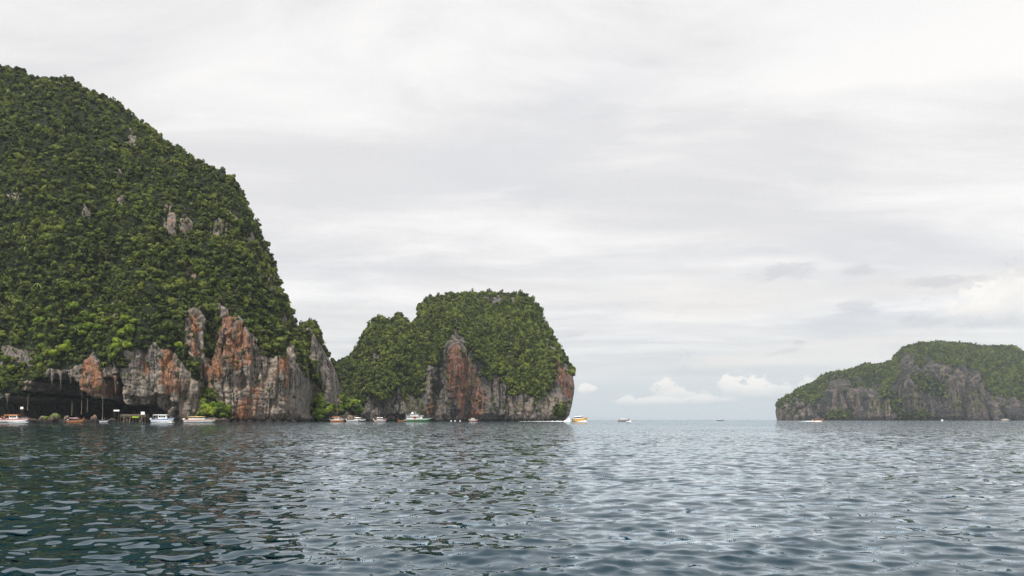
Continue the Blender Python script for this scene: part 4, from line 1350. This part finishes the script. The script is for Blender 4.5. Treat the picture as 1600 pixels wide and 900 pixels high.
def speedboat(px, dist, L, lab, hullm='white', roofm='white', stripem=None, rz=0.0, eng=3, engm='white', B=None, H=1.25, cab=(-0.36, 0.10), roof_h=1.75, cabin=False, pitch=0.0, bowrail=True, windows=5, z=0.0):
    B = B or L * 0.25
    p = at(px, HORIZON, dist)
    o = empty('speedboat', (p.x, p.y, z), rz, lab, 'boat')
    o.rotation_euler = (0, -pitch, rz)
    hull(o, L, B, H, M[hullm], M[stripem] if stripem else None, deck=M['white'])
    x0, x1 = cab[0] * L, cab[1] * L
    w = B * 0.42
    zr = H + roof_h
    # roof: a thin cambered slab
    ring = []
    for k in range(7):
        f = k / 6
        x = x0 + (x1 - x0) * f
        c = 0.16 * math.sin(math.pi * (0.15 + 0.7 * f))
        ring.append([(x, -w, zr - 0.06), (x, -w * 0.9, zr + 0.05 + c * 0.5), (x, 0, zr + 0.10 + c), (x, w * 0.9, zr + 0.05 + c * 0.5), (x, w, zr - 0.06)])
    MB().loft(ring).build('roof', M[roofm], o)
    if cabin:
        MB().box(x0 + 0.35 * (x1 - x0), x1 - 0.1, -w * 0.92, w * 0.92, H + 0.03, zr - 0.08, 0.12, (0.1, -0.7)).build('cabin', M['white'], o, bevel=0.05)
        ws = x0 + 0.35 * (x1 - x0)
        step = (x1 - 1.2 - ws) / windows
        for sgn in (-1, 1):
            for k in range(windows):
                a = ws + 0.35 + k * step
                ya = sgn * (w * 0.92 - 0.05)
                MB().box(a, a + step * 0.84, ya - 0.05, ya + 0.05, H + roof_h * 0.40, H + roof_h * 0.80, 0.0, (0.05, 0.05)).build('window', M['glass'], o)
    else:
        side = MB()
        for sgn in (-1, 1):
            side.box(x0 + 0.3, x1 + 0.05 * L, sgn * w - 0.04, sgn * w + 0.04, H + 0.02, H + 0.62, 0, (0, -0.3))
        side.build('side_panel', M['white'], o)
        for sgn in (-1, 1):
            for k in range(windows):
                a = x0 + 0.5 + k * (x1 - x0 - 0.4) / windows
                b = a + (x1 - x0) / windows * 0.78
                MB().box(a, b, sgn * w * 0.96 - 0.02, sgn * w * 0.96 + 0.02, H + 0.66, zr - 0.32).build('window', M['glass'], o)
    ws = MB()
    ws.add([(x1 + 0.08 * L, -w * 0.9, H + 0.1), (x1 + 0.08 * L, w * 0.9, H + 0.1), (x1 - 0.02 * L, w * 0.86, zr - 0.1), (x1 - 0.02 * L, -w * 0.86, zr - 0.1),
            (x1 + 0.08 * L - 0.08, -w * 0.9, H + 0.1), (x1 + 0.08 * L - 0.08, w * 0.9, H + 0.1), (x1 - 0.02 * L - 0.08, w * 0.86, zr - 0.1), (x1 - 0.02 * L - 0.08, -w * 0.86, zr - 0.1)],
           [(0, 1, 2, 3), (7, 6, 5, 4), (0, 4, 5, 1), (1, 5, 6, 2), (2, 6, 7, 3), (3, 7, 4, 0)])
    ws.build('windscreen', M['glass'], o)
    for sgn in (-1, 1):
        for f in (0.02, 0.3, 0.62, 0.97):
            x = x0 + (x1 - x0) * f
            MB().tube([(x, sgn * w * 0.95, H), (x + 0.08, sgn * w * 0.95, zr - 0.05)], 0.05, 5).build('roof_post', M[roofm], o)
    if bowrail:
        r = hull_rings(L, B, H)
        for s in (0, 4):
            pts = [Vector(q[s]) + Vector((-0.1, 0.0, 0.55)) for q in r[9:14]]
            rl = MB().tube(pts, 0.03, 4)
            for q in r[9:14:2]:
                rl.tube([Vector(q[s]), Vector(q[s]) + Vector((-0.1, 0, 0.55))], 0.025, 4)
            rl.build('bow_rail', M['metal'], o)
    for k in range(3):
        x = x0 + (x1 - x0) * (0.15 + 0.28 * k)
        MB().box(x, x + 0.45, -w * 0.8, w * 0.8, H * 0.9, H + 0.45).build('bench', M['blue' if k % 2 else 'cream'], o)
    if eng:
        outboards(o, L, eng, M[engm], H * 0.45)
    bpy.context.view_layer.update()
    return o


def longtail(px, dist, L, lab, hullm='wood', roofm='cream', rz=0.0, roof=True, scarf=('red', 'yellow', 'blue'), flip=1):
    p = at(px, HORIZON, dist)
    o = empty('longtail_boat', (p.x, p.y, 0), rz, lab, 'boat')
    hull(o, L, L * 0.16, 0.62, M[hullm], M['wood'] if hullm != 'wood' else M['orange'], deck=M['plank'], bow=1.8, rise=0.3, keel=-0.3, stern=0.6, tip=1.15, rake=0.06)
    bx = L / 2 * 1.07
    MB().tube([(bx - 0.35, 0, 1.7), (bx, 0, 2.25), (bx + 0.22, 0, 2.8)], [0.13, 0.10, 0.07], 6).build('prow', M[hullm], o)
    for k, c in enumerate(scarf):
        MB().tube([(bx - 0.12 + 0.06 * k, 0, 2.05 + 0.15 * k), (bx - 0.05 + 0.06 * k, 0, 2.18 + 0.15 * k)], [0.19, 0.17], 7).build('ribbon', M[c], o)
    if roof:
        x0, x1, w = -0.28 * L, 0.20 * L, L * 0.068
        ring = [[(x, -w, 1.95), (x, -w * 0.6, 2.14), (x, w * 0.6, 2.14), (x, w, 1.95)] for x in (x0, (x0 + x1) / 2, x1)]
        MB().loft(ring).build('canopy', M[roofm], o)
        for sgn in (-1, 1):
            for f in (0.03, 0.5, 0.97):
                x = x0 + (x1 - x0) * f
                MB().tube([(x, sgn * w * 0.9, 0.55), (x, sgn * w * 0.9, 2.0)], 0.035, 5).build('roof_post', M['plank'], o)
    for k in range(4):
        x = -0.22 * L + k * 0.13 * L
        MB().box(x, x + 0.3, -L * 0.07, L * 0.07, 0.64, 0.86).build('bench', M['plank'], o)
    e = MB().box(-L * 0.46, -L * 0.46 + 0.8, -0.25, 0.25, 0.95, 1.5).build('engine', M['metal'], o, bevel=0.05)
    MB().tube([(-L * 0.46, 0, 1.1), (-L * 0.46 - 2.6, 0, 0.05)], 0.05, 5).build('shaft', M['metal'], e)
    bpy.context.view_layer.update()
    return o


def ferry(px, dist, L, lab):
    p = at(px, HORIZON, dist)
    o = empty('ferry', (p.x, p.y, 0), 0.0, lab, 'boat')
    hull(o, L, L * 0.24, 1.9, M['green'], M['white'], deck=M['plank'], rise=0.45, keel=-0.9, bow=2.0)
    B = L * 0.24
    MB().box(-0.44 * L, 0.20 * L, -B * 0.42, B * 0.42, 1.93, 4.1, 0.1, (0.0, -0.8)).build('cabin', M['white'], o, bevel=0.08)
    for sgn in (-1, 1):
        for k in range(8):
            a = -0.41 * L + k * 0.066 * L
            y = sgn * (B * 0.42 - 0.03)
            MB().box(a, a + 0.050 * L, y - 0.06, y + 0.06, 2.9, 3.65).build('window', M['glass'], o)
    MB().box(-0.47 * L, 0.25 * L, -B * 0.46, B * 0.46, 4.12, 4.32, 0.0, (0, -0.3)).build('upper_deck', M['white'], o, bevel=0.05)
    MB().box(-0.30 * L, 0.02 * L, -B * 0.34, B * 0.34, 4.34, 6.1, 0.1, (0.2, -1.0)).build('wheelhouse', M['white'], o, bevel=0.08)
    for sgn in (-1, 1):
        for k in range(4):
            a = -0.27 * L + k * 0.06 * L
            y = sgn * (B * 0.34 - 0.05)
            MB().box(a, a + 0.045 * L, y - 0.07, y + 0.07, 5.0, 5.7).build('window', M['glass'], o)
    MB().box(-0.36 * L, 0.05 * L, -B * 0.38, B * 0.38, 6.12, 6.28, 0.0).build('roof', M['white'], o, bevel=0.04)
    MB().box(-0.27 * L, -0.17 * L, -0.5, 0.5, 6.3, 7.9, 0.2, (0.5, -0.3)).build('funnel', M['white'], o, bevel=0.05)
    m = MB().tube([(-0.10 * L, 0, 6.2), (-0.11 * L, 0, 8.4)], 0.07)
    m.build('mast', M['white'], o)
    for sgn in (-1, 1):
        r = MB()
        y = sgn * B * 0.45
        for z in (4.75, 5.15):
            r.tube([(-0.46 * L, y, z), (0.22 * L, y, z)], 0.04, 4)
        for k in range(12):
            x = -0.46 * L + k * 0.0618 * L
            r.tube([(x, y, 4.3), (x, y, 5.15)], 0.035, 4)
        r.build('railing', M['white'], o)
    MB().box(-0.16 * L, -0.06 * L, -B * 0.425, -B * 0.415, 1.95, 3.9).build('door', M['red'], o)
    for k in range(3):
        MB().tube([(-0.1 * L + 0.17 * L * k, -B * 0.49, 1.3), (-0.1 * L + 0.17 * L * k, -B * 0.49 - 0.22, 0.5)], 0.2, 7).build('fender', M['black'], o)
    bpy.context.view_layer.update()


def dinghy(px, dist, L, lab, mat, rz=0.0, eng=True):
    p = at(px, HORIZON, dist)
    o = empty('dinghy', (p.x, p.y, 0), rz, lab, 'boat')
    hull(o, L, L * 0.36, 0.55, M[mat], None, deck=M['plank'], rise=0.4, keel=-0.2, bow=1.8)
    for k in range(2):
        MB().box(-0.2 * L + 0.28 * L * k, -0.2 * L + 0.28 * L * k + 0.25, -L * 0.14, L * 0.14, 0.56, 0.75).build('bench', M['plank'], o)
    if eng:
        outboards(o, L, 1, M['black'], 0.1)
    bpy.context.view_layer.update()
    return o


b = speedboat(22.5, 494, 13.2, 'white cabin speedboat with people at its stern by the cave', 'white', 'orange', 'red', eng=3, cabin=True, cab=(-0.33, 0.20), roof_h=2.0, H=1.5, windows=4)
for i, (x, y, c, ps) in enumerate([(-5.6, -0.9, 'orange', 'stand'), (-4.9, 0.4, 'red', 'stand'), (-4.5, -1.0, 'pink', 'sit'), (-5.2, 1.0, 'dark', 'stand'), (-3.8, -0.7, 'red', 'stand')]):
    person(b, x, y, 1.52 if ps == 'stand' else 1.15, c, ['person in orange top standing at the stern of the cave speedboat', 'person in red top standing amidships behind the cave speedboat cabin', 'person in pink sitting at the rail of the cave speedboat',
                                                         'person in dark clothes standing at the far rail of the cave speedboat', 'person in red top nearest the cabin of the cave speedboat'][i], ps, [0.2, 1.5, 0.1, 3.0, 0.6][i])
b = longtail(117, 500, 8.2, 'wooden longtail boat with orange prow and pink cloth by the boulders', 'wood', 'pink', scarf=('orange', 'orange', 'violet'))
b = dinghy(162, 498, 3.6, 'small white dinghy carrying two people below the bamboo pole', 'white', rz=0.4)
person(b, -0.7, 0.0, 0.30, 'white', 'person in white sitting in the small dinghy below the pole', 'sit', 1.4)
person(b, 0.5, 0.1, 0.56, 'blue', 'person in blue standing in the small dinghy below the pole', 'stand', 0.4)
speedboat(254, 494, 10.8, 'white cabin boat with dark side windows right of the jetty', 'white', 'white', 'blue', eng=2, cabin=True, cab=(-0.40, 0.26), roof_h=2.0, H=1.55, windows=3)
speedboat(312.5, 496, 15.2, 'long white speedboat with tan roof below the green knoll', 'white', 'tan', 'orange', eng=3, cab=(-0.36, 0.16), roof_h=1.35, H=1.25, windows=6, B=3.4)
speedboat(527, 655, 8.6, 'orange and white speedboat beside the bright green shrubs', 'orange', 'orange', 'white', eng=2, cabin=True, cab=(-0.4, 0.2), roof_h=1.6, H=1.3, windows=2)
speedboat(556, 690, 12.4, 'long low white speedboat between orange boat and red boat', 'white', 'white', None, eng=3, cab=(-0.05, 0.28), roof_h=1.5, H=1.1, windows=2, rz=0.0)
dinghy(567, 660, 4.6, 'dark inflatable dinghy in front of the long white speedboat', 'navy')
speedboat(594, 770, 9.4, 'white speedboat with red stern stripe left of the green ferry', 'white', 'white', 'red', eng=2, cab=(-0.25, 0.22), roof_h=1.6, H=1.2, windows=3)
longtail(627.5, 850, 6.0, 'tiny wooden longtail boat just left of the green ferry', 'wood', 'cream', roof=False, rz=math.pi)
ferry(653, 860, 21.5, 'green hulled ferry with white two storey cabin before the middle island')
speedboat(740, 880, 7.2, 'small red and white speedboat under the rust red cliff', 'red', 'white', 'white', eng=1, cab=(-0.35, 0.15), roof_h=1.4, H=1.0, windows=3)
b = speedboat(906.5, 740, 10.6, 'yellow speedboat with white roof racing past the middle island', 'yellow', 'white', 'orange', eng=3, engm='black', cab=(-0.42, 0.22), roof_h=1.75, H=1.5, windows=6, pitch=0.09, bowrail=False, z=0.45)
person(b, -4.6, 0.0, 1.0, 'red', 'person in red at the stern of the yellow speedboat', 'stand', 0.3)
b = longtail(974, 760, 8.4, 'dark longtail boat with upswept prow alone on open water', 'navy', 'white', scarf=('red', 'violet'))
person(b, -3.1, 0.0, 0.66, 'dark', 'person in dark clothes steering the dark longtail boat', 'stand', 1.6)
longtail(1125, 1350, 9.0, 'tiny dark longtail boat on the horizon between the islands', 'navy', 'white', scarf=('red',))
b = longtail(1277, 760, 8.6, 'red brown longtail boat crossing before the right island', 'wood', 'wood', scarf=('red', 'orange'))
person(b, 1.0, 0.0, 0.66, 'red', 'person in red standing in the red brown longtail boat', 'stand', 1.6)
speedboat(1571, 2050, 16.0, 'pale tour boat moored under the right island cliff', 'cream', 'white', None, eng=2, cab=(-0.4, 0.2), roof_h=1.6, H=1.6, windows=4)
for x, y0, lab in ((705, 875, 'leftmost of the white mooring buoys right of the ferry'), (711, 872, 'middle one of the white mooring buoys right of the ferry'), (719, 876, 'rightmost of the white mooring buoys right of the ferry'), (1472, 1430, 'white buoy off the right island cliff')):
    p = at(x, HORIZON, y0)
    o = empty('mooring_buoy', (p.x, p.y, 0), 0, lab, 'buoy')
    r = 0.7 if y0 < 1000 else 1.6
    MB().loft([[(q * r * math.cos(a), q * r * math.sin(a), h * r) for a in (2 * math.pi * k / 10 for k in range(10))] for q, h in ((0.35, -0.5), (0.85, -0.2), (1.0, 0.2), (0.8, 0.65), (0.3, 0.95))]).build('float', M['white'], o, smooth=True)
    MB().tube([(0, 0, 0.9 * r), (0, 0, 1.3 * r)], 0.08 * r).build('ring_post', M['metal'], o)


def foam(name, lab, px0, px1, dist, w, h, seed, taper=1.0):
    """churned white water: a low lumpy ridge"""
    n, mrow = 60, 9
    dist = dist * DR
    xs = np.linspace(px0, px1, n)
    V = np.zeros((n, mrow, 3))
    s = np.linspace(-1, 1, mrow)
    env = np.interp(np.linspace(0, 1, n), [0, 0.1, 0.85, 1], [0.02, 0.5 if taper < 1 else 0.3, 1.0, 0.05])
    V[..., 0] = ((xs - 800) / FPX * dist)[:, None]
    V[..., 1] = dist + s[None] * w * (0.4 + 0.6 * env[:, None])
    hh = h * env[:, None] * (1 - s[None] ** 2) * (0.55 + 0.9 * np.abs(fbm(V[..., 0] / 1.3, V[..., 1] / 1.3, 0.0, 3, seed)))
    V[..., 2] = hh - 0.05
    idx = np.arange(n * mrow).reshape(n, mrow)
    f = np.stack([idx[:-1, :-1], idx[1:, :-1], idx[1:, 1:], idx[:-1, 1:]], -1).reshape(-1, 4)
    o = link(name, mesh_np(name, V.reshape(-1, 3), [f]), M['foam'])
    tag(o, lab, 'foam', kind='stuff')


foam('wake_foam', 'white bow wave along the yellow speedboat', 899, 918, 737, 2.4, 0.75, 3)
foam('wake_foam', 'heaped white wake behind the yellow speedboat', 880, 892, 742, 2.6, 2.6, 5)
foam('wake_foam', 'thin white wake line along the middle island foot', 805, 890, 748, 1.2, 0.40, 8)
foam('wake_foam', 'white bow wave of the dark longtail boat', 977, 987, 757, 1.2, 0.6, 11)
foam('wake_foam', 'white wake trailing the red brown longtail boat', 1246, 1286, 758, 1.4, 0.55, 12)
foam('wake_foam', 'white water along the cave speedboat', 6, 47, 491.5, 0.8, 0.28, 14)
foam('wake_foam', 'white water along the cabin boat by the jetty', 232, 274, 491, 0.8, 0.30, 15)


# ------------------------------------------------------------------ the air
def build_haze():
    m, t = new_mat('sea_haze')
    v = t.n('ShaderNodeVolumePrincipled', {'Color': (0.80, 0.91, 1.0), 'Density': 6.0e-5, 'Anisotropy': 0.0})
    out = t.n('ShaderNodeOutputMaterial')
    t.t.links.new(v.outputs[0], out.inputs['Volume'])
    R = 72000.0
    o = MB().box(-R, R, -R, R, -7.5, 420.0).build('haze', m)
    tag(o, 'thin pale sea haze over the whole bay', 'haze', kind='stuff')


build_haze()
